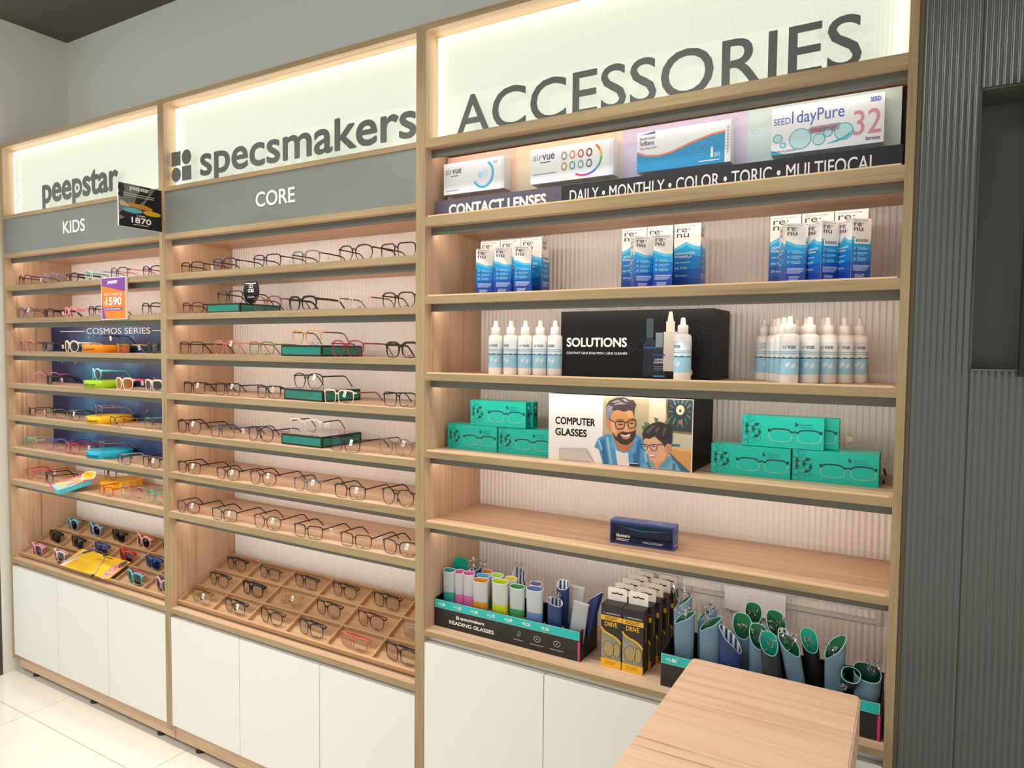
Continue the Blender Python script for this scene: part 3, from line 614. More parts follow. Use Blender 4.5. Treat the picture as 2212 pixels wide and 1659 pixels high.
m.text('peepstar', .042, .115, .128, .147, WHITE, .0008, .03); m.lines(.02, .14, .108, .122, 2, mat('#c8c8c0', .5), .0008, .35)
m.flat([(.036, .088), (.10, .086), (.126, .078), (.124, .066), (.09, .070), (.042, .073)], mat('#c98a2c', .5), .0007); m.flat([(.042, .073), (.124, .067), (.124, .060), (.046, .066)], mat('#7a2a14', .5), .00075)
m.oval(.052, .061, .036, .009, mat('#58b4c8', .5), .0008); m.oval(.124, .060, .034, .009, mat('#d8b018', .5), .0008); m.flat([(.004, .085), (.012, .092), (.04, .078), (.036, .072), (.006, .074)], mat('#cdb490', .5), .0007)
m.text('2 PAIRS', .066, .098, .042, .048, WHITE, .0008, .02); m.text('1870', .046, .120, .018, .039, WHITE, .0008, .045); m.lines(.054, .112, .011, .015, 1, WHITE, .0008); m.build('print', t)
# starry boards behind the kids shelves
def star_mat():
    m = bpy.data.materials.new('starry_night_print'); m.use_nodes = True; nt = m.node_tree; N = nt.nodes; L = nt.links; b = N['Principled BSDF']; b.inputs['Roughness'].default_value = .45
    tc = N.new('ShaderNodeTexCoord'); n = N.new('ShaderNodeTexNoise'); n.inputs['Scale'].default_value = 5; n.inputs['Detail'].default_value = 4
    r = N.new('ShaderNodeValToRGB'); e = r.color_ramp.elements; e[0].position = .34; e[0].color = lin('#181d33'); e[1].position = .70; e[1].color = lin('#2a6a9c'); k = e.new(.5); k.color = lin('#1c2f62')
    v = N.new('ShaderNodeTexVoronoi'); v.inputs['Scale'].default_value = 130; c = N.new('ShaderNodeValToRGB'); c.color_ramp.elements[0].position = .06; c.color_ramp.elements[0].color = (1, 1, 1, 1); c.color_ramp.elements[1].position = .16; c.color_ramp.elements[1].color = (0, 0, 0, 1)
    n2 = N.new('ShaderNodeTexNoise'); n2.inputs['Scale'].default_value = 7; c2 = N.new('ShaderNodeValToRGB'); c2.color_ramp.elements[0].position = .45; c2.color_ramp.elements[1].position = .7
    mu = N.new('ShaderNodeMath'); mu.operation = 'MULTIPLY'; mx = N.new('ShaderNodeMixRGB'); mx.inputs[2].default_value = lin('#7fb0c8')
    for q in (n, v, n2): L.new(tc.outputs['Object'], q.inputs['Vector'])
    L.new(n.outputs[0], r.inputs[0]); L.new(v.outputs['Distance'], c.inputs[0]); L.new(n2.outputs[0], c2.inputs[0]); L.new(c.outputs[0], mu.inputs[0]); L.new(c2.outputs[0], mu.inputs[1])
    L.new(mu.outputs[0], mx.inputs[0]); L.new(r.outputs[0], mx.inputs[1]); L.new(mx.outputs[0], b.inputs['Base Color']); return m
STAR = star_mat(); gold = mat('#d8b054', .5)
for i, (z0, z1) in enumerate(((1.5135, 1.636), (1.3665, 1.490), (1.2175, 1.341), (1.0711, 1.193))):
    t = thing('backdrop_board', 'dark blue starry backdrop board on the %s KIDS shelf' % SHN[i+2], 'backdrop board', (XU[0][0]+TW+.003, .192, z0), (0, 0, 0), 'starry backdrops of the kids shelves')
    MB().box(0, 1.155, 0, .004, 0, z1-z0, STAR).build('board', t)
    m = MB().face((0, 0, 0)); rr = random.Random(i)
    if i == 0:
        hz = .082; m.text('COSMOS SERIES', .305, .790, hz, hz+.026, WHITE, .0004, .0)
        m.rect(.078, .290, hz+.011, hz+.014, WHITE).rect(.805, 1.02, hz+.011, hz+.014, WHITE)
    for k in range(6):
        x, z = rr.uniform(.06, 1.1), rr.uniform(.02, .11 if i else .07); s = rr.uniform(.004, .007)
        m.flat([(x-s, z), (x-s*.22, z+s*.3), (x, z+s*1.9), (x+s*.22, z+s*.3), (x+s, z), (x+s*.22, z-s*.3), (x, z-s*1.9), (x-s*.22, z-s*.3)], gold)
    m.build('print', t)
# yellow card with cord in the kids tray
def on_tray(x, yl, zl): return (x, TY+yl*math.cos(TH)-zl*math.sin(TH), TZ+yl*math.sin(TH)+zl*math.cos(TH))
t = thing('promo_card', 'yellow card with a smiling face lying on the KIDS tray', 'card', on_tray(.585, .050, .024), (TH, 0, 0))
MB().box(-.185, .185, -.055, .052, 0, .003, mat('#f4c414', .4)).build('card_block', t)
m = MB().face((0, 0, .003), (1, 0, 0), (0, 1, 0)); m.flat([(-.15, -.045), (-.02, -.05), (.06, -.03), (.03, .005), (-.14, -.01)], mat('#e0ae0a', .5))
m.text("peepstar", .02, .075, .036, .047, mat('#8a5a08', .5), .0004, .03); m.lines(-.02, .08, .016, .030, 2, mat('#a87a14', .5), .0004, .3)
m.oval(.150, -.012, .034, .048, mat('#f0a894', .5), .0004).oval(.163, .030, .020, .020, mat('#5a4a48', .5), .0005).ring(.135, .0, .012, .014, .003, mat('#e05040', .5), .0006).ring(.162, .006, .012, .014, .003, mat('#e05040', .5), .0006).stroke([(.13, -.03), (.145, -.038), (.16, -.03)], .004, mat('#c04838', .5), False, .0006)
m.flat([(-.185, -.055), (-.15, -.055), (-.13, .050), (-.155, .050)], mat('#f3cdbc', .5), .0004); m.build('print', t)
t = thing('eyeglass_lanyard', 'grey and clear cord curling over the yellow card in the KIDS tray', 'cord', on_tray(.585, .050, .0275), (TH, 0, 0))
P = [(-.20, -.045), (-.165, -.02), (-.14, .03), (-.10, .058), (-.04, .060), (.005, .05), (.03, .025), (.05, -.01), (.075, -.04), (.085, -.064)]
MB().tube([(x, y, .0035) for x, y in P[2:6]], .0032, mat('#3a4256', .5), False, 8).build('strap', t)
MB().tube([(x, y, .003) for x, y in P[5:]], .0024, mat('#d8d4cc', .3, 0, .7), False, 8).tube([(x, y, .003) for x, y in P[:3]], .0024, mat('#d8d4cc', .3, 0, .7), False, 8).build('tubing', t)
for x, y in (P[0], P[-1], P[5]): MB().box(x-.006, x+.006, y-.008, y+.008, .001, .008, mat('#4a3a34', .4)).build('end_clip', t)

# ------------------------------------------------------------------ contact lens display, top ACCESSORIES shelf
Z1 = 1.9134; t = thing('contact_lens_display', 'lit contact lens display board with four boxes on the top ACCESSORIES shelf', 'display', (0, 0, Z1))
CD = t; ax0, ax1 = 2.4175, 3.596
MB().box(ax0+.001, ax1-.001, .12, .125, 0, .19, mat('#241f1d', .6, name='display_dark_back')).build('back_board', t)
MB().box(2.425, 3.5895, .02, .12, 0, .004, mat('#1b1a1a', .5)).build('base', t)
pb = MB(); x0 = 2.436; seg = ((2.424, 2.655, '#f6cdbb'), (2.655, 2.965, '#efdfc0'), (2.965, 3.275, '#d9d0ea'), (3.275, 3.586, '#cfe6e4'))
for a, b, c in seg: pb.box(a, b, .098, .104, .004, .186, mat(c, .5))
pb.face((0, .098, 0)); rr = random.Random(3)
for k in range(30):
    x, z = rr.uniform(2.45, 3.56), rr.uniform(.07, .18); pb.ring(x, z, .007, .004, .0008, mat('#b8aebc' if x > 2.96 else '#dbbba8', .5), .0003, 12)
pb.build('print_panel', t)
st = MB().box(2.4205, 2.822, .045, .052, .0, .052, mat('#5d5566', .5)).box(2.822, 3.592, .045, .052, 0, .052, mat('#1c1b1d', .5)); st.face((0, .045, 0))
st.text('CONTACT LENSES', 2.466, 2.778, .006, .038, WHITE, .0004, .045); st.text('DAILY \u2022 MONTHLY \u2022 COLOR \u2022 TORIC \u2022 MULTIFOCAL', 2.846, 3.545, .006, .038, WHITE, .0004, .006); st.build('title_strip', t)
def lens_box(x0, x1, z0, z1, fn):
    m = MB().box(x0, x1, .06, .0975, z0-Z1, z1-Z1, mat('#e9ecef', .35)); m.face((x0, .06, z0-Z1)); fn(m, x1-x0, z1-z0)
    return m.build('lens_box', CD)
gk = mat('#3a3c40', .5); cy = mat('#3aa8d8', .4); cyl = mat('#a8dcf0', .4); gt = mat('#8e9298', .5)
def b1(m, w, h):
    m.text('air', .012*w/.24, .26*w-.0015, .62*h, .86*h, gt, .0004, -.006) if False else None
    m.text('air', .03*w, .145*w, .64*h, .84*h, gt, .0004); m.text('vue', .15*w, .30*w, .64*h, .80*h, gk, .0004, .008); m.lines(.12*w, .26*w, .55*h, .60*h, 1, gk)
    m.lines(.04*w, .26*w, .1*h, .14*h, 1, gt); m.stroke([(.66*w+.16*w*math.cos(a), .52*h+.40*h*math.sin(a)) for a in [R(-150+10*i) for i in range(22)]], .006, cy, False); m.stroke([(.66*w+.14*w*math.cos(a), .53*h+.36*h*math.sin(a)) for a in [R(-150+10*i) for i in range(20)]], .004, cyl, False)
    m.oval(.61*w, .50*h, .035*w, .10*h, cyl).oval(.69*w, .55*h, .045*w, .12*h, mat('#c4e4f4', .4)); m.lines(.82*w, .9*w, .8*h, .9*h, 3, gt, .0004, .3); m.rect(.955*w, w, 0, h, mat('#d8d8dc', .4))
def b2(m, w, h):
    m.text('air', .03*w, .145*w, .66*h, .86*h, gt, .0004); m.text('vue', .15*w, .30*w, .66*h, .82*h, gk, .0004, .008); m.lines(.12*w, .26*w, .57*h, .62*h, 1, gk); m.lines(.03*w, .34*w, .24*h, .29*h, 1, gt)
    for i, c in enumerate(('#8f9298', '#d2906c', '#b4623e', '#8a3a28', '#b09a5a', '#5fa098', '#7fb0a8', '#7a6a90')):
        cx, cz = (.42+.1*(i % 4))*w, (.70 if i < 4 else .40)*h; m.oval(cx, cz, .036*w, .12*h, mat(c, .5)).oval(cx, cz, .022*w, .075*h, mat('#eceae6', .5), .0006)
    for i, c in enumerate(('#e0407a', '#b04ac0', '#3a6ad8', '#2aa8c8', '#4ab84a', '#e0c020', '#e8642a')):
        m.stroke([(.66*w+.20*w*math.cos(a), .55*h+.46*h*math.sin(a)) for a in [R(-120+24*i+6*j) for j in range(5)]], .005, mat(c, .5), False)
    m.rect(.955*w, w, 0, h, mat('#dcdadc', .4))
def b3(m, w, h):
    cur = [(0, .50*h), (.1*w, .40*h), (.25*w, .36*h), (.4*w, .42*h), (.6*w, .58*h), (.8*w, .70*h), (.94*w, .74*h)]
    m.flat([(0, 0), (.94*w, 0)]+cur[::-1], mat('#1494cc', .35)); m.stroke(cur, .0045, mat('#e88a5c', .4), False, .0006)
    m.text('Bausch+Lomb', .03*w, .20*w, .80*h, .88*h, gk, .0004); m.text('Softens', .03*w, .19*w, .66*h, .78*h, gk, .0004, .01); m.text('daily disposable', .03*w, .22*w, .54*h, .63*h, gt, .0004); m.flat([(.03*w, .93*h), (.2*w, .99*h), (.2*w, .93*h)], mat('#3a5aa8', .5))
    m.text('1', .80*w, .825*w, .16*h, .40*h, WHITE, .0007, .01); m.text('DAY', .835*w, .90*w, .16*h, .26*h, WHITE, .0007); m.lines(.68*w, .9*w, .06*h, .11*h, 1, WHITE, .0007)
    for k in range(3): m.ring(.70*w, .42*h, (.04+.045*k)*w, (.05+.05*k)*h, .0009, mat('#6cc4e4', .4), .0007)
    m.rect(.945*w, w, 0, h, mat('#e4e4e2', .4)); m.lines(.965*w, .98*w, .2*h, .85*h, 9, gt, .0006, .5)
def b4(m, w, h):
    bl = mat('#4a62b0', .5); pk = mat('#d890a0', .5); tq = mat('#2cb0c4', .5)
    m.text('SEED', .02*w, .175*w, .63*h, .77*h, bl, .0004); m.text('1dayPure', .19*w, .66*w, .54*h, .88*h, bl, .0004, -.004); m.flat([(.34*w, .40*h), (.37*w, .35*h), (.62*w, .35*h), (.65*w, .41*h), (.65*w, .47*h), (.62*w, .51*h), (.37*w, .50*h), (.34*w, .46*h)], mat('#a89aa4', .5)); m.text('moisture', .37*w, .62*w, .375*h, .485*h, mat('#a8385c', .5), .0006, .008)
    m.text('32', .74*w, .975*w, .20*h, .70*h, pk, .0006, -.01); m.text('lenses', .85*w, .97*w, .07*h, .15*h, mat('#5a4a7c', .5), .0006, .01); m.text('SEED', .88*w, .97*w, .84*h, .93*h, bl, .0004, .03); m.text('MADE IN JAPAN', .01*w, .23*w, .03*h, .08*h, gk, .0006)
    for cx, cz, r in ((.06, .34, .042), (.11, .19, .026), (.27, .24, .10), (.44, .18, .055), (.52, .33, .038), (.66, .28, .08)):
        m.oval(cx*w, max(cz*h, r*w+.001) if r < .05 else cz*h+.004, r*w, min(r*w, cz*h+.004), mat('#bfe2e6', .5)); m.ring(cx*w, max(cz*h, r*w+.001) if r < .05 else cz*h+.004, r*w, min(r*w, cz*h+.004)-.0005, .0016, tq, .0005)
    m.flat([(0, .10*h), (.05*w, .06*h), (.12*w, .0), (0, 0)], tq, .0004); m.flat([(.50*w, .10*h), (.66*w, .20*h), (.74*w, .32*h), (.70*w, .20*h), (.60*w, .12*h)], tq, .0006)
lens_box(2.4375, 2.640, 1.983, 2.071, b1); lens_box(2.722, 2.958, 1.982, 2.073, b2); lens_box(3.020, 3.245, 1.978, 2.074, b3); lens_box(3.334, 3.556, 1.979, 2.081, b4)

# ------------------------------------------------------------------ lens solution cartons
re_k = mat('#2c2a3c', .5); wv = [mat(c, .35) for c in ('#5cc0e0', '#1aa0d8', '#0d78c4', '#1456b0', '#18409c')]
def renu_print(m, w, h, side, big=False, seed=0):
    cur = [(0, .64*h), (.2*w, .68*h), (.45*w, .735*h) if side else (.3*w, .70*h), (.7*w, .68*h) if side else (.6*w, .655*h), (w, .655*h) if side else (w, .64*h)]
    if not side: cur = [(0, .72*h), (.25*w, .69*h), (.55*w, .65*h), (w, .645*h)]
    m.flat([(0, .50*h), (w, .50*h)]+cur[::-1], wv[0], .0003)
    sh = lambda d: [(x, z-d*h) for x, z in cur]
    m.flat([(0, .40*h), (w, .40*h)]+sh(.05)[::-1], wv[1], .0004); m.flat([(0, .28*h), (w, .28*h)]+sh(.15)[::-1], wv[2], .0005); m.rect(0, w, 0, .40*h, wv[3], .0006); m.rect(0, w, 0, .18*h, wv[4], .0007)
    m.flat([(0, .30*h), (w, .34*h), (w, .42*h), (0, .44*h)], wv[2], .00065)
    m.text('re\u00b7', .10*w, .60*w, .875*h, .935*h, re_k, .0008, -.004); m.text('nu', .10*w, .56*w, .80*h, .857*h, re_k, .0008, -.004); m.text('BAUSCH+LOMB', .10*w, .80*w, .955*h, .975*h, mat('#4a9a90', .5), .0008)
    if big:
        m.text('ADVANCED', .06*w, .80*w, .545*h, .58*h, WHITE, .0009, .01); m.text('FORMULA', .06*w, .68*w, .495*h, .53*h, WHITE, .0009, .01)
        for i, (s_, z) in enumerate((('triple disinfectant', .41), ('kills 99.9%', .33), ('20 hours', .22))): m.text(s_, .06*w, (.5 if i else .62)*w, z*h, (z+.03)*h, WHITE, .0009)
    else:
        for i in range(3): m.ring(.16*w, (.53-.085*i)*h, .045*w, .045*w, .0011, cyl, .0009, 12).lines(.30*w, .85*w, (.50-.085*i)*h, (.555-.085*i)*h, 3, mat('#9fd8ee', .5), .0009, .4, seed+i)
        m.rect(.10*w, .92*w, .235*h, .262*h, mat('#9fb4e4', .5), .0009); m.lines(.10*w, .92*w, .17*h, .23*h, 4, mat('#b8c4ea', .5), .0009, .5, seed+5); m.lines(.2*w, .8*w, .03*h, .13*h, 5, mat('#b8c4ea', .5), .0009, .5, seed+8)
def renu(label, x, y, w, d, h, yaw, big, sticker=False, back=False):
    t = thing('solution_carton', label, 'carton', (x, y, 1.6903), (0, 0, R(yaw)), 'blue and white solution cartons')
    MB().box(-w/2, w/2, -d/2, d/2, 0, h, mat('#f3ece6', .4, name='carton_white')).build('carton', t)
    m = MB(); m.face((-w/2, -d/2, 0)); renu_print(m, w, h, False if not big else True, big, 1)
    m.face((w/2, -d/2, 0), (0, 1, 0)); renu_print(m, d, h, False, False, 4); m.face((-w/2, d/2, 0), (0, -1, 0)); renu_print(m, d, h, True, not big, 7)
    m.build('print', t)
    if sticker:
        s = MB().face((-w/2, -d/2, 0)) if sticker == 1 else MB().face((w/2, -d/2, 0), (0, 1, 0)); ww = w if sticker == 1 else d
        s.rect(.12*ww, .92*ww, .60*h, .69*h, WHITE, .0013)
        for i in range(13): s.rect((.2+.05*i)*ww, (.2+.05*i+(.02 if i % 3 else .032))*ww, .625*h, .675*h, BLACK, .0015)
        s.build('barcode_sticker', t)
    return t
A2 = 'on the second ACCESSORIES shelf'
for i, (x, nm) in enumerate(((2.545, 'left'), (2.614, 'middle'), (2.682, 'right'))): renu('tall white and blue carton, %s of the back row in the left cluster' % nm, x, .165, .066, .046, .166, 0, True, 2 if i == 2 else False)
for i, (x, nm) in enumerate(((2.576, 'left'), (2.636, 'middle'), (2.700, 'right'))): renu('small blue carton, %s of the front row in the left cluster' % nm, x, .062, .046, .040, .128, 34 if i < 2 else 26, False)
for i, (x, nm) in enumerate(((2.992, 'left'), (3.060, 'middle'), (3.130, 'right'))): renu('tall white and blue carton, %s of the back row in the centre cluster' % nm, x, .150, .066, .046, .166, 0, True)
for i, (x, nm) in enumerate(((3.034, 'left'), (3.088, 'right'))): renu('small blue carton, %s of the front pair in the centre cluster' % nm, x, .068, .046, .040, .130, 34 if i == 0 else 18, False)
for i, (x, nm) in enumerate(((3.357, 'left'), (3.426, 'middle'), (3.495, 'right'))): renu('tall white and blue carton, %s of the back row in the right cluster' % nm, x, .160, .067, .046, .168, 0, True)
for i, (x, nm, yw) in enumerate(((3.384, 'left', 24), (3.446, 'middle', 45), (3.508, 'right', 38))): renu('small blue carton, %s of the front row in the right cluster' % nm, x, .066, .044, .044, .132, yw, False, 1 if i else False)

# ------------------------------------------------------------------ bottles
def bottle_meshes():
    bw = mat('#f8f4ee', .35, name='bottle_white')
    body = MB().lathe([(0, 0), (.0185, 0), (.0205, .003), (.0205, .104), (.0185, .109), (.011, .112), (.011, .117)], bw, 28)
    cap = MB().lathe([(.0113, .1125), (.0128, .1128), (.0128, .130), (.0118, .132), (.0068, .134), (.0052, .149), (.0035, .1505), (0, .1506)], bw, 18)
    r = .0208
    def wp(a, b, hh): q = -PI/2+a/r; return ((r+hh)*math.cos(q), (r+hh)*math.sin(q), b)
    lb = MB().lathe([(.0205, .020), (r, .0201), (r, .094), (.0205, .0941)], mat('#dfe8ec', .4, name='label_pale'), 28)
    def band(z0, z1, mt, h, wave=0):
        n = 40; vs = []; 
        for i in range(n+1):
            a = -PI*r+2*PI*r*i/n; vs += [wp(a, z0, h), wp(a, z1+wave*math.sin(i*1.3), h)]
        lb.add(vs, [(2*i, 2*i+2, 2*i+3, 2*i+1) for i in range(n)], mt, True)
    band(.020, .057, mat('#9fd0e6', .4), .0002, .0008); band(.0555, .0585, mat('#3f6f94', .4), .0003, .0012); band(.066, .0675, mat('#74a8c0', .4), .0002); band(.070, .0714, mat('#74a8c0', .4), .0002)
    lb.text('air', -.0165, -.0055, .078, .0865, gt, .0004, 0, 0, wp); lb.text('vue', -.005, .0125, .078, .085, gk, .0004, .01, 0, wp)
    for cx, cz in ((-.004, .043), (.008, .040)): lb.add([wp(cx+.005*math.cos(q)+.002*math.sin(q), cz+.0065*math.sin(q), .0005) for q in [2*PI*i/14 for i in range(14)]], [tuple(range(14))], mat('#d4eaf4', .3))
    for i in range(5): lb.add([wp(.028, .03+.006*i, .0004), wp(.044, .03+.006*i, .0004), wp(.044, .033+.006*i, .0004), wp(.028, .033+.006*i, .0004)], [(0, 1, 2, 3)], mat('#8fb8c8', .5))
    return body.mesh('body'), cap.mesh('cap'), lb.mesh('label')
BM = bottle_meshes()
def bottle(label, x, y, yaw):
    t = thing('solution_bottle', label, 'bottle', (x, y, 1.4708), (0, 0, R(yaw)), 'white solution bottles')
    for n, me in zip(('body', 'cap', 'wrap_label'), BM): o = bpy.data.objects.new(n, me); COL.objects.link(o); o.parent = t
for i, (x, yw) in enumerate(((2.602, 10), (2.648, -22), (2.691, 22), (2.734, 18), (2.777, -14))):
    bottle('white solution bottle, %s in the row of five left of the SOLUTIONS box' % (['leftmost', 'second from left', 'middle', 'fourth from left', 'rightmost'][i]), x, .085+.006*i, yw)
VB = [(3.382, .075, 12, 'white solution bottle at the front tip of the right bottle cluster'), (3.420, .108, 2, 'white solution bottle, first right of the front tip of its cluster'), (3.453, .145, 6, 'white solution bottle, second right of the front tip of its cluster'),
      (3.484, .182, 10, 'white solution bottle, third right of the front tip of its cluster'), (3.513, .218, 8, 'white solution bottle, furthest right and back of its cluster'),
      (3.363, .117, 30, 'white solution bottle, first left of the front tip of its cluster'), (3.345, .157, 30, 'white solution bottle, second left of the front tip of its cluster'), (3.330, .198, 26, 'white solution bottle, third left of the front tip of its cluster'), (3.300, .228, 30, 'white solution bottle, furthest left and back of its cluster'),
      (3.405, .165, 0, 'white solution bottle in the middle of the cluster behind the front tip'), (3.437, .205, 0, 'white solution bottle inside the cluster, only its cap showing at right'), (3.378, .215, 0, 'white solution bottle inside the cluster, at its back')]
for x, y, yw, lb in VB: bottle(lb, x, y, yw)
# SOLUTIONS box
t = thing('display_box', 'black SOLUTIONS display box on the third ACCESSORIES shelf', 'display box', (2.793, .112, 1.4708), (0, 0, R(-1.8)))
w, h, d = .412, .174, .15
MB().box(0, w, 0, d, 0, h, mat('#100f10', .5, name='solutions_black', spec=.25)).build('carton', t)
m = MB().face((0, 0, 0)); m.text('SOLUTIONS', .018, .192, .079, .104, WHITE, .0004, .04); m.text('CONTACT LENS SOLUTION | LENS CLEANER', .018, .194, .058, .066, WHITE, .0004, .02)
bz = .232
for x0_, ww, hh, top in ((.237, .036, .115, '#3a4a52'), (.262, .036, .088, '#7a8a92')):
    m.rect(x0_, x0_+ww*.92, .006, hh*.75, mat('#0e1622', .3), .0004); m.flat([(x0_, hh*.75), (x0_+ww*.92, hh*.75), (x0_+ww*.68, hh*.9), (x0_+ww*.24, hh*.9)], mat('#1a2632', .3), .0004); m.rect(x0_+ww*.2, x0_+ww*.72, hh*.9, hh*1.32, mat(top, .3), .0004); m.rect(x0_, x0_+ww*.92, hh*.66, hh*.70, mat('#1e4f94', .3), .0006)
m.text('LENS', .268, .29, .046, .051, WHITE, .0009, .02); m.text('CLEANER', .265, .293, .039, .044, WHITE, .0009, .02); m.lines(.266, .292, .02, .033, 3, mat('#7f94a4', .5), .0009, .3)
m.rect(.264, .295, .0045, .009, mat('#4a78b0', .4), .0009)
m.rect(.29, .325, .02, .118, mat('#cfc8bc', .4), .0004); m.rect(.296, .318, .118, .144, mat('#d8d0c4', .4), .0004); m.flat([(.299, .144), (.315, .144), (.311, .168), (.303, .168)], mat('#d8d0c4', .4), .0004)
m.oval(.345, .018, .020, .016, mat('#d8d0c4', .4), .0004); m.ring(.345, .018, .014, .011, .0014, mat('#a8a098', .4), .0006)
rr = random.Random(5)
for k in range(60): a = rr.uniform(.195, .40); m.oval(a, .075+.04*math.sin((a-.2)*9)+rr.uniform(-.014, .014), .0006, .0006, mat('#a8aeb4', .5), .0003, 6)
m.build('print', t)
bottle('white solution bottle standing alone in front of the SOLUTIONS box', 3.143, .062, -34)

# ------------------------------------------------------------------ teal eyewear cartons
tdk = mat('#0a5148', .5); tln = mat('#8fc8b4', .4); tbk = mat('#12302c', .4); tmd = mat('#0aa48c', .4)
def glasses_art(m, cx, cz, w):
    a, b = .21*w, .125*w
    for s_ in (-1, 1):
        c0 = cx+s_*.265*w
        P = [(c0+a*math.copysign(abs(math.cos(q))**.6, math.cos(q)), cz+b*math.copysign(abs(math.sin(q))**.6, math.sin(q))) for q in [2*PI*i/32 for i in range(32)]]
        m.stroke(P, .0016, tln, True, .0004); m.stroke(P[1:16], .0026, tbk, False, .0006)
    m.stroke([(cx-.06*w, cz+.06*w), (cx, cz+.085*w), (cx+.06*w, cz+.06*w)], .003, tbk, False, .0006)
    for s_ in (-1, 1): m.rect(min(cx+s_*.465*w, cx+s_*.50*w), max(cx+s_*.465*w, cx+s_*.50*w), cz+.065*w, cz+.115*w, tbk, .0006)
def teal_box(label, x, y, z, w, d, h, yaw=0, flap=True):
    t = thing('eyewear_carton', label, 'carton', (x, y, z), (0, 0, R(yaw)), 'teal eyewear cartons')
    MB().box(0, w, 0, d, 0, h, TEAL).build('carton', t)
    m = MB().face((0, 0, 0)); rr = random.Random(2)
    for i in range(3):
        for j in range(5):
            cx, cz = .006+.0145*i, (j+.5+(i % 2)*.5)*h/5.4; r = .0086
            if i == 2 and j in (0, 4): continue
            P = [(cx+r*math.cos(PI/3*q), min(h-.0004, max(.0004, cz+r*math.sin(PI/3*q)))) for q in range(6)]; P = [(max(.0004, p[0]), p[1]) for p in P]
            m.stroke(P, .0006, tdk, True, .0003)
            k = rr.random()
            if k < .75: m.flat([P[0], P[1], (cx, cz), P[5]] if k < .4 else [P[1], P[2], P[3], (cx, cz)], tdk if k < .6 else tmd, .0004)
    glasses_art(m, .655*w, .40*h, .36*w*1.82)
    m.text('b', .66*w, .695*w, .70*h, .84*h, mat('#16406c', .4), .0005, .06); m.text('blueread', .715*w, .86*w, .75*h, .83*h, tmd, .0005); m.lines(.715*w, .87*w, .66*h, .72*h, 2, tmd, .0005)
    m.build('print', t)
    if flap:
        s = MB(); s.face((w, 0, 0), (0, 1, 0)); s.rect(.0025, d-.003, .003, h-.003, mat('#0b9c86', .4), .0003); s.rect(.3*d, .7*d, .42*h, .6*h, tbk, .0006); s.oval(.5*d, .78*h, .004, .004, mat('#d8e4dc', .4), .0006); s.build('end_flap', t)
    return t
ZT = 1.2478
teal_box('teal carton, left of the bottom pair left of the COMPUTER GLASSES box', 2.434, .090, ZT, .1705, .05, .073)
teal_box('teal carton, right of the bottom pair left of the COMPUTER GLASSES box', 2.606, .095, ZT, .1705, .05, .072)
teal_box('teal carton on top of the left stack, at the front', 2.513, .092, ZT+.0738, .184, .028, .073)
teal_box('teal carton on top of the left stack, behind another', 2.520, .122, ZT+.0738, .184, .028, .072)
teal_box('teal carton, left of the bottom pair right of the COMPUTER GLASSES box', 3.208, .098, ZT, .180, .06, .071)
teal_box('teal carton, right of the bottom pair right of the COMPUTER GLASSES box', 3.391, .103, ZT, .1765, .09, .0712)
teal_box('teal carton on top of the right stack, at the front', 3.278, .104, ZT+.0722, .178, .028, .0722)
teal_box('teal carton on top of the right stack, behind and further right', 3.306, .134, ZT+.0722, .178, .028, .0705)
for i, (x, y, z) in enumerate(((3.575, .16, ZT), (3.503, .145, ZT+.0722))):
    t = thing('hang_label', ['crumpled paper label beside the lowest right teal carton', 'small paper label beside the top right teal carton'][i], 'label', (x, y, z), (0, 0, R(-25)))
    if i == 0: MB().tube([(0, 0, .002), (.004, .002, .02), (-.002, .004, .034)], .0025, mat('#2a2826', .5), False, 5).build('cord', t)
    MB().box(-.006, .010, -.001, .001, .001 if i == 0 else .02, .020 if i == 0 else .032, mat('#b9a993', .5)).build('paper', t)
    if i: MB().tube([(-.006, 0, 0), (-.005, 0, .014), (-.004, 0, .022)], .0012, mat('#b9a993', .5), False, 5).build('cord', t)

# ------------------------------------------------------------------ COMPUTER GLASSES box with a printed photograph
def warp_quad(quad):
    # picture coordinates (zoomed photograph) of the printed picture, as a plane-to-plane map into box-front metres
    (x0, y0), (x1, y1), (x2, y2), (x3, y3) = quad
    def f(u, v):
        a = (u-85)/(1800-85); top = y0+(y1-y0)*a; bot = y3+(y2-y3)*a; b = (v-top)/(bot-top)
        aa = a*(1+.14*(1-a))
        return aa, 1-b
    return f
t = thing('display_box', 'white COMPUTER GLASSES display box printed with a man and boy', 'display box', (2.7805, .0695, 1.2478))
w, h, d = .3895, .1768, .190
MB().box(0, w, .001, d, 0, h, BLACK).box(0, w, 0, .0009, 0, h, mat('#f2ece8', .4)).build('carton', t)
m = MB().face((0, 0, 0)); m.text('COMPUTER', .020, .135, .096, .116, BLACK, .0004, .03); m.text('GLASSES', .020, .112, .066, .086, BLACK, .0004, .03)
PX0, PX1 = .1565, w-.001
fq = warp_quad(((85, 135), (1810, 205), (1780, 1590), (85, 1445)))
def pp(pts):
    r = []
    for u, v in pts:
        a, b = fq(u, v); r.append((min(PX1, max(.03, PX0+(PX1-PX0)*a)), min(h-.001, max(.001, b*h))))
    return r
def pf(pts, c, k): m.flat(pp(pts), mat(c, .5), .0004+.00012*k)
def ps(pts, c, wd, k, closed=False): m.stroke(pp(pts), wd, mat(c, .5), closed, .0004+.00012*k)
def ell(cx, cy, a, b, n=20): return [(cx+a*math.cos(2*PI*i/n), cy+b*math.sin(2*PI*i/n)) for i in range(n)]
pf([(85, 135), (1810, 205), (1780, 1590), (85, 1445)], '#cbbd9c', 0); pf([(85, 135), (940, 170), (920, 900), (85, 880)], '#b9aa88', 1); pf([(940, 170), (1250, 185), (1240, 900), (920, 900)], '#ddd0b2', 1)
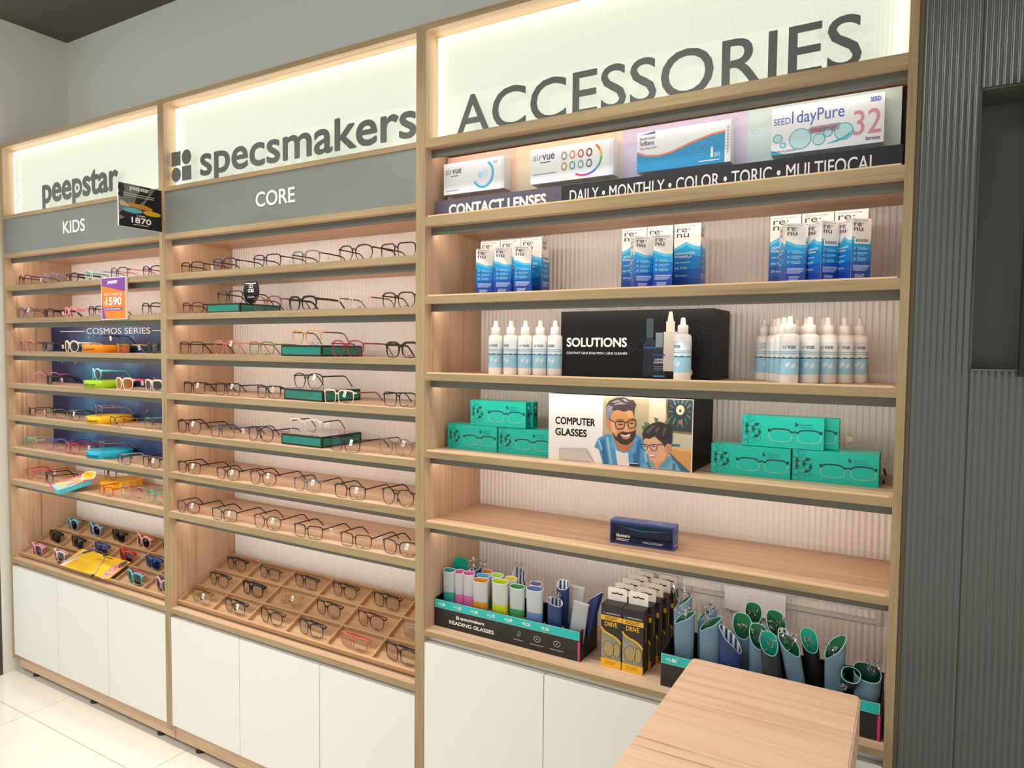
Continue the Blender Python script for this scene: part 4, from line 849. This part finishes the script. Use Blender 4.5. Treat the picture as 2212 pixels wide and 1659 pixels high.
pf([(1250, 188), (1805, 210), (1790, 870), (1290, 820)], '#8a6844', 2); pf([(1285, 195), (1800, 215), (1785, 822), (1300, 790)], '#2b3a3c', 3)
for a in range(14): q = 2*PI*a/14; ps([(1545+150*math.cos(q), 430+150*math.sin(q)), (1545+235*math.cos(q), 430+235*math.sin(q)*1.3)], '#7f9698' if a % 2 else '#3f7c7c', .0022, 4)
pf(ell(1545, 400, 85, 95), '#d9cda4', 5); pf(ell(1545, 415, 24, 26), '#2a2a20', 6); pf(ell(1550, 630, 28, 48), '#c4504a', 5)
pf([(1390, 860), (1790, 880), (1785, 1150), (1390, 1100)], '#c6bfa4', 2); pf([(1380, 1090), (1788, 1150), (1780, 1570), (1380, 1400)], '#d39a54', 3); pf([(1380, 1090), (1788, 1150), (1786, 1195), (1380, 1140)], '#e2b478', 4); pf([(1390, 1040), (1550, 1050), (1560, 1100), (1390, 1090)], '#56748a', 4)
for pts in ([(900, 760), (840, 640), (930, 640), (990, 740)], [(1060, 650), (1030, 540), (1110, 560), (1120, 640)], [(800, 720), (880, 680), (960, 760), (850, 860)], [(1240, 640), (1280, 560), (1360, 560), (1300, 650)]): pf(pts, '#5a7a44', 3)
# man
pf([(-60, 1120), (0, 960), (130, 880), (260, 870), (330, 1000), (480, 1200), (640, 1040), (700, 870), (800, 930), (880, 1100), (960, 1380), (820, 1490), (580, 1475), (100, 1440), (20, 1160)], '#4f94c4', 4)
for q in ([(40, 1000), (120, 960), (200, 1440), (120, 1440)], [(640, 1150), (760, 950), (800, 1000), (760, 1480), (680, 1480)]): pf(q, '#2f6aa0', 5)
for q in ([(150, 930), (190, 920), (270, 1440), (230, 1440)], [(820, 1050), (860, 1060), (930, 1380), (880, 1400)], [(0, 980), (30, 970), (90, 1160), (60, 1180)]): pf(q, '#86c4e0', 5)
pf([(290, 960), (350, 1180), (480, 1230), (570, 1200), (560, 1300), (585, 1475), (370, 1460), (330, 1230)], '#e6e0d8', 6); pf([(280, 890), (300, 1010), (420, 1200), (545, 1195), (640, 1060), (650, 940)], '#b8784c', 6)
pf([(250, 880), (290, 960), (340, 1180), (240, 1120)], '#6aa8cc', 7); pf([(690, 880), (720, 1000), (700, 1230), (540, 1230), (620, 1110)], '#5d9cc8', 7)
pf([(135, 605), (180, 582), (240, 640), (245, 800), (200, 780), (150, 700)], '#c98a5e', 7); pf([(235, 440), (330, 395), (500, 425), (620, 400), (655, 520), (690, 700), (690, 850), (640, 990), (540, 1065), (430, 1045), (330, 940), (255, 840), (225, 700)], '#d6935f', 8)
pf([(500, 440), (620, 410), (650, 540), (560, 600)], '#e0a06a', 9); pf([(240, 640), (330, 640), (330, 860), (260, 820)], '#e6b084', 9)
pf([(150, 560), (140, 330), (200, 230), (330, 165), (470, 158), (570, 210), (640, 215), (695, 300), (660, 400), (655, 540), (625, 425), (560, 398), (480, 440), (350, 400), (270, 430), (235, 510), (210, 600)], '#463a3c', 10)
pf([(150, 560), (145, 340), (210, 300), (270, 420), (235, 510), (210, 600)], '#8a8688', 11)
for q in ([(230, 260), (330, 220), (420, 230), (300, 270)], [(260, 310), (400, 250), (520, 290), (380, 300)], [(170, 380), (250, 330), (270, 360), (200, 430)], [(430, 190), (500, 200), (560, 260), (480, 240)]): pf(q, '#9c9698', 11)
pf([(250, 800), (335, 930), (370, 850), (450, 815), (560, 830), (650, 800), (692, 780), (690, 900), (625, 1010), (540, 1072), (430, 1055), (320, 970)], '#3a2a24', 10); pf([(395, 850), (470, 905), (600, 850), (590, 930), (520, 970), (440, 940)], '#c88060', 11); pf([(415, 862), (500, 890), (595, 855), (560, 905), (480, 912)], '#f6f0ea', 12)
pf([(490, 690), (530, 690), (560, 820), (470, 820)], '#e0a478', 10); pf(ell(410, 680, 45, 14), '#4a2a1c', 10); pf(ell(615, 655, 42, 13), '#4a2a1c', 10); ps([(330, 600), (420, 590), (470, 605)], '#3a2820', .0022, 10); ps([(550, 590), (620, 570), (670, 580)], '#3a2820', .0022, 10)
ps([(310, 640), (400, 622), (485, 628), (480, 720), (450, 765), (350, 768), (325, 730)], '#231a18', .0024, 13, True); ps([(545, 622), (620, 600), (690, 598), (692, 680), (660, 745), (580, 752), (550, 710)], '#231a18', .0024, 13, True); ps([(485, 640), (545, 632)], '#231a18', .0024, 13); ps([(200, 580), (310, 640)], '#231a18', .0018, 13); ps([(690, 605), (655, 570)], '#231a18', .0018, 13)
# boy
pf([(1330, 1190), (1500, 1350), (1780, 1580), (1560, 1560), (1440, 1380)], '#3a6284', 12); pf([(800, 1495), (860, 1400), (990, 1360), (1060, 1500), (1130, 1510), (1200, 1400), (1340, 1275), (1480, 1400), (1590, 1560), (1100, 1530)], '#6fa8c0', 13)
for q in ([(900, 1400), (950, 1380), (1000, 1500), (950, 1510)], [(1420, 1400), (1470, 1420), (1480, 1550), (1420, 1545)]): pf(q, '#3f7898', 14)
pf([(1040, 1370), (1290, 1270), (1250, 1400), (1130, 1520), (1060, 1500)], '#d49a72', 14); pf([(1340, 1280), (1400, 1340), (1270, 1490), (1150, 1480)], '#5b98b8', 15)
pf([(850, 960), (960, 930), (1080, 920), (1210, 1030), (1250, 1100), (1270, 1190), (1300, 1240), (1280, 1310), (1150, 1400), (1060, 1392), (970, 1340), (905, 1220), (860, 1120)], '#e2a982', 15); pf([(870, 1090), (960, 1150), (940, 1230), (890, 1190)], '#f0c4a2', 16)
pf([(1255, 1085), (1330, 1028), (1392, 1062), (1372, 1170), (1300, 1230), (1262, 1190)], '#d2946c', 16); ps([(1290, 1110), (1340, 1080), (1340, 1140), (1300, 1180)], '#a8683f', .0016, 17)
pf([(815, 850), (880, 740), (1000, 655), (1150, 622), (1300, 670), (1400, 800), (1402, 990), (1370, 1060), (1320, 1030), (1255, 1090), (1240, 1090), (1200, 1020), (1110, 950), (1050, 890), (960, 950), (870, 930), (835, 990)], '#2f2624', 17)
for q in ([(880, 800), (1000, 700), (1080, 690), (930, 850)], [(1240, 720), (1280, 740), (1220, 900), (1200, 880)], [(1060, 780), (1120, 720), (1150, 730), (1080, 860)]): pf(q, '#5e5048', 18)
ps([(800, 1062), (870, 1050), (935, 1068), (912, 1165), (850, 1165), (820, 1130)], '#2a2350', .002, 18, True); ps([(965, 1068), (1040, 1052), (1110, 1066), (1092, 1170), (1020, 1180), (985, 1140)], '#2a2350', .002, 18, True); ps([(935, 1075), (965, 1075)], '#2a2350', .002, 18); ps([(1110, 1066), (1210, 1048)], '#2a2350', .0022, 18)
pf(ell(880, 1092, 30, 10), '#4a2a1c', 17); pf(ell(1040, 1092, 34, 10), '#4a2a1c', 17); pf([(925, 1245), (1090, 1240), (1050, 1305), (970, 1300)], '#c4685a', 17); pf([(940, 1252), (1078, 1246), (1040, 1282), (975, 1280)], '#f8f2ec', 18); pf([(930, 1180), (970, 1180), (985, 1215), (925, 1215)], '#d49a74', 16)
pf([(590, 1420), (760, 1430), (780, 1480), (600, 1470)], '#2a2624', 19); pf([(590, 1408), (750, 1418), (760, 1430), (590, 1422)], '#e8e4e0', 19)
# laptop at the picture's left
m.flat([(.034, .032), (.112, .036), (.134, .004), (.034, .004)], mat('#b9b2aa', .5), .0030); m.flat([(.036, .030), (.110, .034), (.131, .005), (.036, .005)], mat('#cbc5be', .5), .0032)
m.build('print', t)

# ------------------------------------------------------------------ blue window carton
t = thing('eyewear_carton', 'dark blue window carton alone on the fifth ACCESSORIES shelf', 'carton', (2.957, .080, 1.0428), (0, 0, R(2.5)))
w, d, h = .167, .044, .060; bm = mat('#2f4c8c', .3, name='window_carton_blue'); nv = mat('#1c2a58', .35)
MB().box(0, w, .001, d, 0, .003, bm).box(0, w, 0, d, h-.003, h, bm).box(0, .003, .0, d, .003, h-.003, bm).box(w-.003, w, .0, d, .003, h-.003, bm).box(.003, w-.003, d-.002, d, .003, h-.003, nv).box(.003, w-.003, 0, .0012, .003, .007, nv).box(.003, w-.003, 0, .0012, h-.008, h-.003, nv).build('carton', t)
MB().box(.003, w-.003, .0002, .0008, .0072, h-.0082, clear('tinted_window', (.62, .78, .9), .14, .05)).build('window', t)
gsm = MB(); gsm.tube([(.014, .02, .043), (.05, .011, .040), (.083, .009, .037), (.12, .011, .040), (.153, .02, .043)], .0022, mat('#7fb4bc', .2), False, 6)
for s_ in (-1, 1): gsm.tube([(.083+s_*(.037+.028*math.cos(q)), .012, .026+.014*math.sin(q)) for q in [2*PI*i/20 for i in range(20)]], .0014, mat('#6a6458', .2, 0, .8), True, 5)
gsm.build('glasses_inside', t)
m = MB().face((0, 0, 0)); m.text('bluezero', .018, .054, .019, .028, WHITE, .0006, .02); m.lines(.018, .054, .009, .016, 2, WHITE, .0006, .35); m.lines(.088, .142, .009, .015, 2, mat('#c8d4e4', .5), .0006, .3); m.face((0, 0, h), (1, 0, 0), (0, 1, 0)); m.ring(.05, .022, .014, .01, .0012, mat('#8fb0dc', .4)).lines(.095, .135, .014, .026, 2, mat('#a8c4e8', .4)); m.face((w, 0, 0), (0, 1, 0)); m.lines(.006, .036, .008, .013, 1, WHITE).lines(.010, .034, .02, .04, 4, mat('#7f9cd0', .4)); m.build('print', t)

# ------------------------------------------------------------------ counter of the ACCESSORIES unit
ZC = .7222
def holder(label, x, y, w, d, hf, hb, divs, powers, title):
    t = thing('reading_glasses_stand', label, 'stand', (x, y, ZC), (0, 0, 0), 'black and teal reading glasses stands')
    bk = mat('#1d1a18', .45, name='stand_black'); e = .0022
    b = MB().box(0, w, 0, d, 0, e, bk).box(0, w, 0, e, e, hf, bk).box(0, w, d-e, d, e, hb, bk)
    for sx in (0, w-e): b.add([(sx, e, e), (sx+e, e, e), (sx+e, d-e, e), (sx, d-e, e), (sx, e, hf), (sx+e, e, hf), (sx+e, d-e, hb), (sx, d-e, hb)], [(0, 3, 2, 1), (4, 5, 6, 7), (0, 1, 5, 4), (1, 2, 6, 5), (2, 3, 7, 6), (3, 0, 4, 7)], bk)
    b.build('box', t)
    m = MB().face((0, 0, 0)); m.rect(.001, w-.004, hf-.025, hf-.001, mat('#d8f0ea', .4), .0003); m.rect(.0018, w-.005, hf-.0242, hf-.0018, TEALB, .0006)
    for i, p in enumerate(powers): x0_ = w*(.028+.1205*i); m.text(p, x0_, x0_+.026, hf-.0175, hf-.0085, WHITE, .0009, .04)
    m.build('power_band', t)
    for dx in divs: MB().box(dx-x-.0007, dx-x+.0007, e, d*(.19 if title else .085), e, hf-.004, mat('#b8aa98', .6)).build('divider', t)
    m = MB().face((0, 0, 0))
    if title:
        for q in (0, 1): m.rect(.078+.0055*q, .0825+.0055*q, .038-.0052*(q == 1), .0425-.0052*(q == 1), WHITE).oval(.0858-.0055*q, .0402-.0052*(q == 1), .0024, .0024, WHITE, .0003, 12)
        m.text('specsmakers', .092, .175, .0315, .0435, WHITE, .0003, .03); m.text('READING GLASSES', .054, .207, .0155, .0265, WHITE, .0003, .03)
        m.build('title_print', t); m = MB().face((0, 0, 0)); ic = mat('#c8c2b8', .5)
        m.stroke([(.284, .034), (.290, .044), (.293, .036), (.288, .030), (.281, .031)], .0012, ic); m.lines(.271, .304, .0165, .0195, 1, ic); m.build('icon', t); m = MB().face((0, 0, 0))
        for cx in (.345, .405): m.ring(cx, .033, .0095, .0075, .0014, ic).oval(cx, .033, .002, .002, ic, .0004, 10).lines(cx-.022, cx+.022, .0145, .0175, 1, ic); m.build('icon', t); m = MB().face((0, 0, 0))
    m.rect(w-.0075, w-.0025, .001, hf-.027, mat('#e0357c', .4), .0006); m.build('edge_stripe', t); m = MB().face((0, 0, 0)); m.rect(.0, .002, .001, hf-.027, mat('#8a1f4c', .4), .0006); m.build('edge_stripe', t)
    return t
PW = ['+1.00', '+1.25', '+1.50', '+1.75', '+2.00', '+2.25', '+2.50']
holder('black and teal READING GLASSES stand at the left end of the counter', 2.419, .048, .474, .110, .081, .094, (2.472, 2.5412, 2.6035, 2.661, 2.7175, 2.778, 2.834), PW, True)
holder('black and teal reading glasses stand behind the foreground table', 3.113, .036, .478, .125, .082, .098, (3.191, 3.2457, 3.305, 3.3555, 3.399, 3.462, 3.525), PW, False)
def sleeve(name, label, cat, group, x, y, z, a, b, h, shell, liner, rim, low=.1, th0=-90, lean=(0, 0), yaw=0, band=None, taper=.85, pattern=None, n=28):
    """open soft pouch: outer shell, lining, rim bead and an optional colour band"""
    t = thing(name, label, cat, (x, y, z+a*taper*abs(math.sin(R(lean[0])))+b*taper*abs(math.sin(R(lean[1])))), (R(lean[1]), R(lean[0]), R(yaw)), group)
    def sec(f, k, off):
        rr = taper+(1-taper)*f; q = 2*PI*k/n
        return ((a*rr-off)*math.copysign(abs(math.cos(q))**.8, math.cos(q)), (b*rr-off)*math.copysign(abs(math.sin(q))**.8, math.sin(q)))
    def top(k): q = 2*PI*k/n-R(th0); return h*(1-low*(.5+.5*math.cos(q))**1.2)
    rows = 7
    def surf(off, mt, z0, nm, flip, cap):
        m = MB(); vs = []
        for j in range(rows+1):
            f = j/rows
            for k in range(n): px, py = sec(f, k, off); vs.append((px, py, z0+(top(k)-z0)*f))
        fs = [(j*n+k, j*n+(k+1) % n, (j+1)*n+(k+1) % n, (j+1)*n+k) for j in range(rows) for k in range(n)]
        if cap: fs.append(tuple(range(n))[::-1])
        if flip: fs = [q[::-1] for q in fs]
        m.add(vs, fs, mt, True); return m.build(nm, t)
    surf(0, shell, 0, 'shell', False, True); surf(.0014, liner, .003, 'lining', True, True)
    pts = []
    for k in range(n): px, py = sec(1, k, .0006); pts.append((px, py, top(k)))
    vs = []; m = MB()
    for (px, py, pz) in pts:
        l = math.hypot(px, py); ux, uy = px/l, py/l
        for q in range(6): c, s_ = math.cos(PI*q/3), math.sin(PI*q/3); vs.append((px+ux*.0011*c, py+uy*.0011*c, pz+.0011*s_))
    m.add(vs, [(k*6+q, ((k+1) % n)*6+q, ((k+1) % n)*6+(q+1) % 6, k*6+(q+1) % 6) for k in range(n) for q in range(6)], rim, True); m.build('rim', t)
    if band:
        m = MB(); vs = []
        for j, f in enumerate((.03, .57)):
            for k in range(n): px, py = sec(f, k, -.0005); vs.append((px, py, h*f))
        m.add(vs, [(k, (k+1) % n, n+(k+1) % n, n+k) for k in range(n)], band, True); m.build('label_band', t)
    return t
FROST = mat('#d6dcde', .22, 0, .74, name='frosted_sleeve'); FR_RIM = mat('#e8e6e4', .3)
RS = [(2.453, .078, .0215, 0.0077, .885, '#2aa898', 'teal', 'leftmost'), (2.490, .078, .016, 0.0090, .887, '#dc6aac', 'pink', 'left one of the pink pair'), (2.524, .078, .020, 0.0083, .888, '#dc6aac', 'pink', 'right one of the pink pair'),
      (2.5705, .068, .0265, 0.0090, .878, '#d8942c', 'orange', 'nearer of the two'), (2.558, .102, .024, 0.0070, .880, '#58b4e0', 'light blue', 'behind the orange one'), (2.552, .134, .019, 0.0077, .882, '#e8a040', 'pale orange', 'behind the light blue one'),
      (2.634, .068, .0265, 0.0090, .886, '#c8d41c', 'yellow', 'in front'), (2.604, .102, .020, 0.0070, .890, '#a8d048', 'lime', 'behind the yellow one'), (2.650, .102, .020, 0.0070, .888, '#d8d04c', 'pale yellow', 'behind the yellow one at right'),
      (2.688, .072, .0245, 0.0083, .880, '#3f9a58', 'green', 'in the +2.00 slot'), (2.746, .068, .0265, 0.0096, .886, '#5f86b8', 'grey blue', 'nearer of the two'), (2.728, .108, .020, 0.0070, .885, '#6a6a98', 'grey violet', 'behind the grey blue one')]
for x, y, a, b, zt, c, nm, wh in RS:
    cm = mat(c, .45)
    sleeve('glasses_sleeve', 'frosted reading glasses sleeve with %s band, %s' % (nm, wh), 'sleeve', 'frosted sleeves in the reading glasses stand', x, y, ZC+.004, a, b, zt-ZC-.004, FROST, cm, FR_RIM, .06, -90, (-3 if x < 2.6 else -2, -3), 0, cm)
NAVY = mat('#22386e', .5, name='navy_leatherette'); NRIM = mat('#d8d4cc', .4); SBLU = mat('#6a879b', .5, name='steel_blue_leatherette'); SRIM = mat('#a8d0d8', .4); GRN = mat('#0b6a3e', .5); DGR = mat('#2c3230', .55, name='charcoal_leatherette'); TLN = mat('#10a48c', .45)
def stripes():
    m = bpy.data.materials.new('striped_lining'); m.use_nodes = True; nt = m.node_tree; N = nt.nodes; L = nt.links; b = N['Principled BSDF']; tc = N.new('ShaderNodeTexCoord'); w_ = N.new('ShaderNodeTexWave'); w_.inputs['Scale'].default_value = 28; w_.inputs['Distortion'].default_value = .3
    r = N.new('ShaderNodeValToRGB'); e = r.color_ramp.elements; e[0].color = lin('#22366c'); e[1].color = lin('#e6e2dc'); r.color_ramp.interpolation = 'CONSTANT'; e[1].position = .66; k = e.new(.3); k.color = lin('#7a9cc0')
    L.new(tc.outputs['Object'], w_.inputs[0]); L.new(w_.outputs[0], r.inputs[0]); L.new(r.outputs[0], b.inputs['Base Color']); return m
STRP = stripes()
def wrap(label, x, y, z, w, h, seed, lean=0):
    t = MB(); rr = random.Random(seed); n, k = 13, 6; vs = []
    for j in range(k+1):
        for i in range(n):
            q = 2*PI*i/n; f = j/k; r = w*(.35+.75*f)*rr.uniform(.62, 1.25); vs.append((r*math.cos(q), r*.6*math.sin(q), h*f*rr.uniform(.85, 1.15)))
    t.add(vs, [(j*n+i, j*n+(i+1) % n, (j+1)*n+(i+1) % n, (j+1)*n+i) for j in range(k) for i in range(n)], WRAP)
    return tag(t.build('plastic_wrapper', None, (x, y, z), (0, R(lean), 0)), label, 'wrapper', 'clear plastic wrappers in the pouches')
def pouch(label, x, y, zt, a, b, shell, lin_, rim, low=.25, th0=-90, lean=(0, 0), yaw=0, z0=None, h=None):
    z0 = ZC+.004 if z0 is None else z0
    return sleeve('glasses_pouch', label, 'pouch', 'spectacle pouches on the counter', x, y, z0, a, b, h or (zt-z0), shell, lin_, rim, low, th0, lean, yaw)
pouch('dark pouch with green lining at the back left of the left stand', 2.452, .136, .905, .028, .0095, DGR, TLN, mat('#49b89c', .4), .22, -80)
pouch('navy pouch behind the pink sleeves in the left stand', 2.505, .126, .893, .028, .0095, NAVY, STRP, NRIM, .15, 200); wrap('crumpled clear wrapper sticking out behind the pink sleeves', 2.520, .128, .880, .026, .036, 3)
pouch('navy striped pouch behind the yellow sleeves in the left stand', 2.655, .136, .908, .020, .012, NAVY, STRP, NRIM, .28, -70); wrap('clear wrapper sticking out behind the green sleeve', 2.655, .136, .888, .014, .038, 4)
pouch('navy pouch standing upright in the +2.25 slot of the left stand', 2.806, .070, .868, .0225, .0095, NAVY, STRP, NRIM, .12, -60); pouch('slim striped navy pouch tucked behind the upright navy one', 2.812, .106, .908, .018, .010, NAVY, STRP, NRIM, .12, -90); wrap('clear wrapper in the upright navy pouch', 2.806, .078, .852, .014, .030, 5)
pouch('navy striped pouch leaning right at the end of the left stand', 2.872, .102, .895, .019, .012, NAVY, STRP, NRIM, .40, 160, (14, 0), 0, .733, .172)
for nm, x, y, c, ln in (('light blue', 2.836, .120, '#4aa8c4', 3), ('purple', 2.868, .062, '#8a62b0', 6)):
    t = thing('clear_pouch', 'flat clear pouch with %s label in the left stand' % nm, 'pouch', (x, y, ZC+.006), (R(-4), R(ln), 0), 'flat clear pouches')
    MB().box(-.021, .021, -.003, .003, 0, .160 if ln == 3 else .142, mat('#c9cfcf', .15, 0, .5)).build('film', t); m = MB().box(-.0195, .0195, -.0038, -.0031, .004, .062, mat(c, .45)); m.face((0, -.0038, 0)); m.lines(-.012, .004, .012, .054, 6, mat('#d8d4e4', .5), .0003, .4, ln); m.build('label_card', t)
    MB().box(-.022, .022, -.0035, .0035, (.160 if ln == 3 else .142), (.160 if ln == 3 else .142)+.004, mat('#d8dcdc', .2, 0, .7)).build('zip_seal', t)
TR = 'in the right stand'
pouch('steel blue pouch, leftmost at the back of the right stand', 3.141, .118, .928, .0225, .0095, SBLU, GRN, SRIM, .22, 190); wrap('large crumpled wrapper above the leftmost steel blue pouch', 3.136, .118, .893, .024, .052, 8)
pouch('steel blue pouch, leftmost at the front of the right stand', 3.160, .072, .906, .025, .0095, SBLU, GRN, SRIM, .20, 200); wrap('crumpled wrapper in the leftmost front pouch', 3.156, .072, .885, .017, .030, 9)
pouch('steel blue pouch, second at the back of the right stand', 3.203, .118, .912, .0235, .0095, SBLU, GRN, SRIM, .22, 190); wrap('crumpled wrapper in the second back pouch', 3.198, .118, .885, .017, .034, 10)
pouch('steel blue pouch, second at the front of the right stand', 3.223, .072, .905, .026, .0115, SBLU, GRN, SRIM, .22, 200); wrap('crumpled wrapper in the second front pouch', 3.214, .072, .880, .015, .038, 11)
pouch('navy pouch with striped lining at the front of the right stand', 3.272, .060, .892, .026, .0095, NAVY, STRP, NRIM, .34, -20)
pouch('steel blue pouch with green lining right of the striped navy pouch', 3.291, .096, .915, .022, .0095, SBLU, GRN, SRIM, .30, -80); wrap('wrapper in the green lined pouch beside the striped navy one', 3.293, .094, .868, .012, .024, 12)
pouch('steel blue pouch with green lining at the very back, under the paper note', 3.308, .140, .930, .020, .010, SBLU, GRN, SRIM, .22, -80); wrap('wrapper in the rearmost green lined pouch', 3.308, .136, .888, .011, .03, 13)
pouch('steel blue pouch below the paper note, in front of the rearmost', 3.334, .076, .904, .0225, .0115, SBLU, GRN, SRIM, .30, -70); wrap('wrapper in the pouch below the paper note', 3.330, .076, .862, .014, .034, 14)
pouch('steel blue pouch with green lining at the right edge of the paper note', 3.362, .128, .925, .0225, .0095, SBLU, GRN, SRIM, .28, -70); wrap('wrapper in the pouch at the right edge of the paper note', 3.360, .124, .878, .019, .034, 15)
pouch('charcoal pouch with teal lining and white paper inside', 3.374, .058, .890, .0195, .013, DGR, TLN, mat('#8fd0bc', .4), .28, -70, (-6, 0), 0, None, .170); wrap('white paper tucked in the charcoal teal lined pouch', 3.362, .058, .862, .010, .02, 16)
pouch('slim navy pouch leaning beside the charcoal pouch', 3.404, .084, .90, .013, .011, mat('#1c2030', .5), STRP, NRIM, .25, -60, (-6, 0), 0, None, .176)
pouch('steel blue pouch leaning left in the middle of the right stand', 3.432, .068, .90, .0205, .0115, SBLU, GRN, SRIM, .28, -40, (-12, 0), 0, None, .174); wrap('wrapper in the leaning steel blue pouch', 3.400, .068, .868, .016, .03, 17)
pouch('black pouch with teal lining leaning left in the right stand', 3.462, .112, .90, .018, .013, mat('#1a1c1b', .55), TLN, mat('#7fc8b8', .4), .28, -70, (-9, 0), 0, None, .176); wrap('wrapper in the black teal lined pouch', 3.437, .110, .862, .011, .022, 18)
pouch('steel blue pouch standing upright right of the leaning ones', 3.496, .072, .918, .0215, .0115, SBLU, GRN, SRIM, .28, 215); wrap('wrapper in the upright right hand pouch', 3.488, .072, .872, .013, .022, 19)
pouch('dark green pouch lying low with its round mouth forward', 3.520, .110, .84, .019, .017, DGR, mat('#163a30', .5), mat('#7fc8b0', .4), .05, -90, (8, 42), 0, .764, .100); wrap('wrapper spilling from the low dark green pouch', 3.516, .040, .812, .012, .014, 20)
pouch('wide steel blue pouch at the right end of the right stand', 3.560, .070, .862, .0275, .022, SBLU, mat('#0f4a38', .5), SRIM, .18, -70); wrap('wrapper rising from the wide right end pouch', 3.570, .074, .842, .014, .034, 21)

# night drive cartons
nbk = mat('#1f1c19', .4, name='night_carton_black'); ny = mat('#eeb41e', .4); kraft = mat('#e8e0d6', .5)
def night_meshes():
    w, d, h = .0565, .040, .163
    b = MB().box(0, w, 0, d, 0, h, nbk); p = MB(); p.face((0, 0, 0))
    p.rect(.0004, w-.0004, 0, .021, ny); p.lines(.012, .042, .006, .016, 2, mat('#b8820c', .5), .0006, .35)
    cur = [(0, .102), (.006, .095), (.016, .089), (.030, .085), (.042, .080), (.050, .074), (.0545, .066)]
    p.flat([(.0015, .0215), (.0545, .0215), (.0545, .065)]+cur[::-1][1:]+[(.0015, .098)], mat('#8f8a74', .25), .0004); p.stroke(cur, .005, ny, False, .0008)
    for cx in (.022, .047): p.oval(cx if cx < .03 else .044, .048, .014 if cx < .03 else .009, .019, mat('#a88a3c', .2), .0005).ring(cx if cx < .03 else .044, .048, .015 if cx < .03 else .0098, .0205, .0016, mat('#4a4638', .3), .0007)
    for i in range(7): p.stroke([(.006+.007*i, .078-.003*i), (.010+.006*i, .055), (.004+.007*i, .028)], .0008, mat('#c8ccc4', .2), False, .0009)
    p.rect(0, w, .122, .135, ny); p.text('NIGHT', .011, .045, .1235, .1335, mat('#5a4206', .5), .0006); p.text('DRIVE', .011, .045, .107, .119, ny, .0006, .03); p.text('specsmakers', .014, .052, .139, .1435, WHITE, .0006, .02); p.ring(.008, .141, .003, .0025, .0008, mat('#8a98a8', .5))
    p.face((w, 0, 0), (0, 1, 0)); p.rect(.014, .024, .075, .122, mat('#5a4a1c', .5)); p.lines(.015, .023, .078, .120, 9, ny, .0005, .5); p.rect(0, .003, .0, .021, ny)
    tb = MB(); tb.face((0, d-.001, h)); tb.prism([(.002, 0), (w-.002, 0), (w-.002, .030), (w-.006, .034), (.006, .034), (.002, .030)], -.0006, .0006, kraft)
    for fh in (.0009,): tb.flat([(.013, .017), (.026, .017), (.028, .020), (.031, .017), (.044, .017), (.044, .0205), (.032, .0205), (.028, .0235), (.025, .0205), (.013, .0205)], mat('#2a2622', .6), fh)
    return b.mesh('carton'), p.mesh('print'), tb.mesh('hang_tab')
NM = night_meshes()
for r in range(5):
    for c in range(2):
        x = 2.944+.0585*c+(.004*r if c == 0 else .006*r); y = .062+.0425*r+(0 if c == 0 else -.001)
        if r == 4 and c == 1: y += .002
        t = thing('night_glasses_carton', 'black and yellow NIGHT DRIVE carton, %s column, %s' % (['left', 'right'][c], ['in front', 'second from front', 'third from front', 'fourth from front', 'last at the back'][r]), 'carton', (x, y, ZC), (0, 0, 0), 'night drive cartons')
        for n, me in zip(('carton', 'print', 'hang_tab'), NM): o = bpy.data.objects.new(n, me); COL.objects.link(o); o.parent = t
# note and rail behind
t = thing('wall_frame', 'narrow white frame on the fluted panel above the right stand', 'frame', (2.965, .2775, .885))
fm = mat('#d8d4cc', .35, name='frame_white'); fw, fh = .612, .044
MB().box(0, fw, 0, .010, fh-.010, fh, fm).build('top_bar', t); MB().box(0, fw, 0, .010, 0, .010, fm).build('bottom_bar', t)
for sx in (0, fw-.010): MB().box(sx, sx+.010, 0, .010, .0101, fh-.0101, fm).build('end_bar', t)
t = thing('paper_note', 'white handwritten paper note hanging behind the right stand', 'paper', (3.212, .266, .852))
vs = []; k = 8
for i in range(k+1):
    for j in range(6): f, g = i/k, j/5; vs.append((.152*f, -.003-.004*math.sin(f*5+g*2)-.006*(1-g)*f, .071*g+(.010*(1-f)*(1-g))))
m = MB(); m.add(vs, [(i*6+j, (i+1)*6+j, (i+1)*6+j+1, i*6+j+1) for i in range(k) for j in range(5)], mat('#f8f5f6', .7), True); m.build('sheet', t)
m = MB(); m.face((0, -.0145, 0)); rr = random.Random(9); ik = mat('#7a7a90', .7)
for i in range(5):
    for x0_ in (.010, .034, .062, .086): 
        if rr.random() < .85:
            z = .058-.0105*i-.02*x0_; P = [(x0_+.0022*q, z+rr.uniform(-.0018, .0018)) for q in range(5 if x0_ > .02 else 2)]; m.stroke(P, .0007, ik, False, 0)
m.build('handwriting', t)

# ------------------------------------------------------------------ table in the foreground
t = thing('table', 'light oak table top corner in the foreground at the lower right', 'table', (3.228, -.10, 0))
def rrect(w, d, r, n=6):
    P = []
    for cx, cy, a0 in ((w-r, -r, 0), (r, -r, 90), (r, -d+r, 180), (w-r, -d+r, 270)):
        for i in range(n+1): a = R(a0+90*i/n); P.append((cx+r*math.cos(a), cy+r*math.sin(a)))
    return P
tw, td = .329, 1.1
MB().prism(rrect(tw, td, .010), .782, .868, WD_DESK).prism(rrect(tw-.003, td-.003, .009), .868, .870, WD_DESK).build('table_top', t)
MB().box(.02, tw-.02, -td+.05, -td+.075, 0, .7815, WD_DESK).build('end_panel', t)
MB().box(tw-.030, tw-.006, -td+.08, -.035, 0, .7815, mat('#d4d6d4', .3, .6)).build('side_panel', t)
MB().box(.04, tw-.04, -.075, -.055, 0, .7815, mat('#d4d6d4', .3, .6)).build('leg_panel', t)
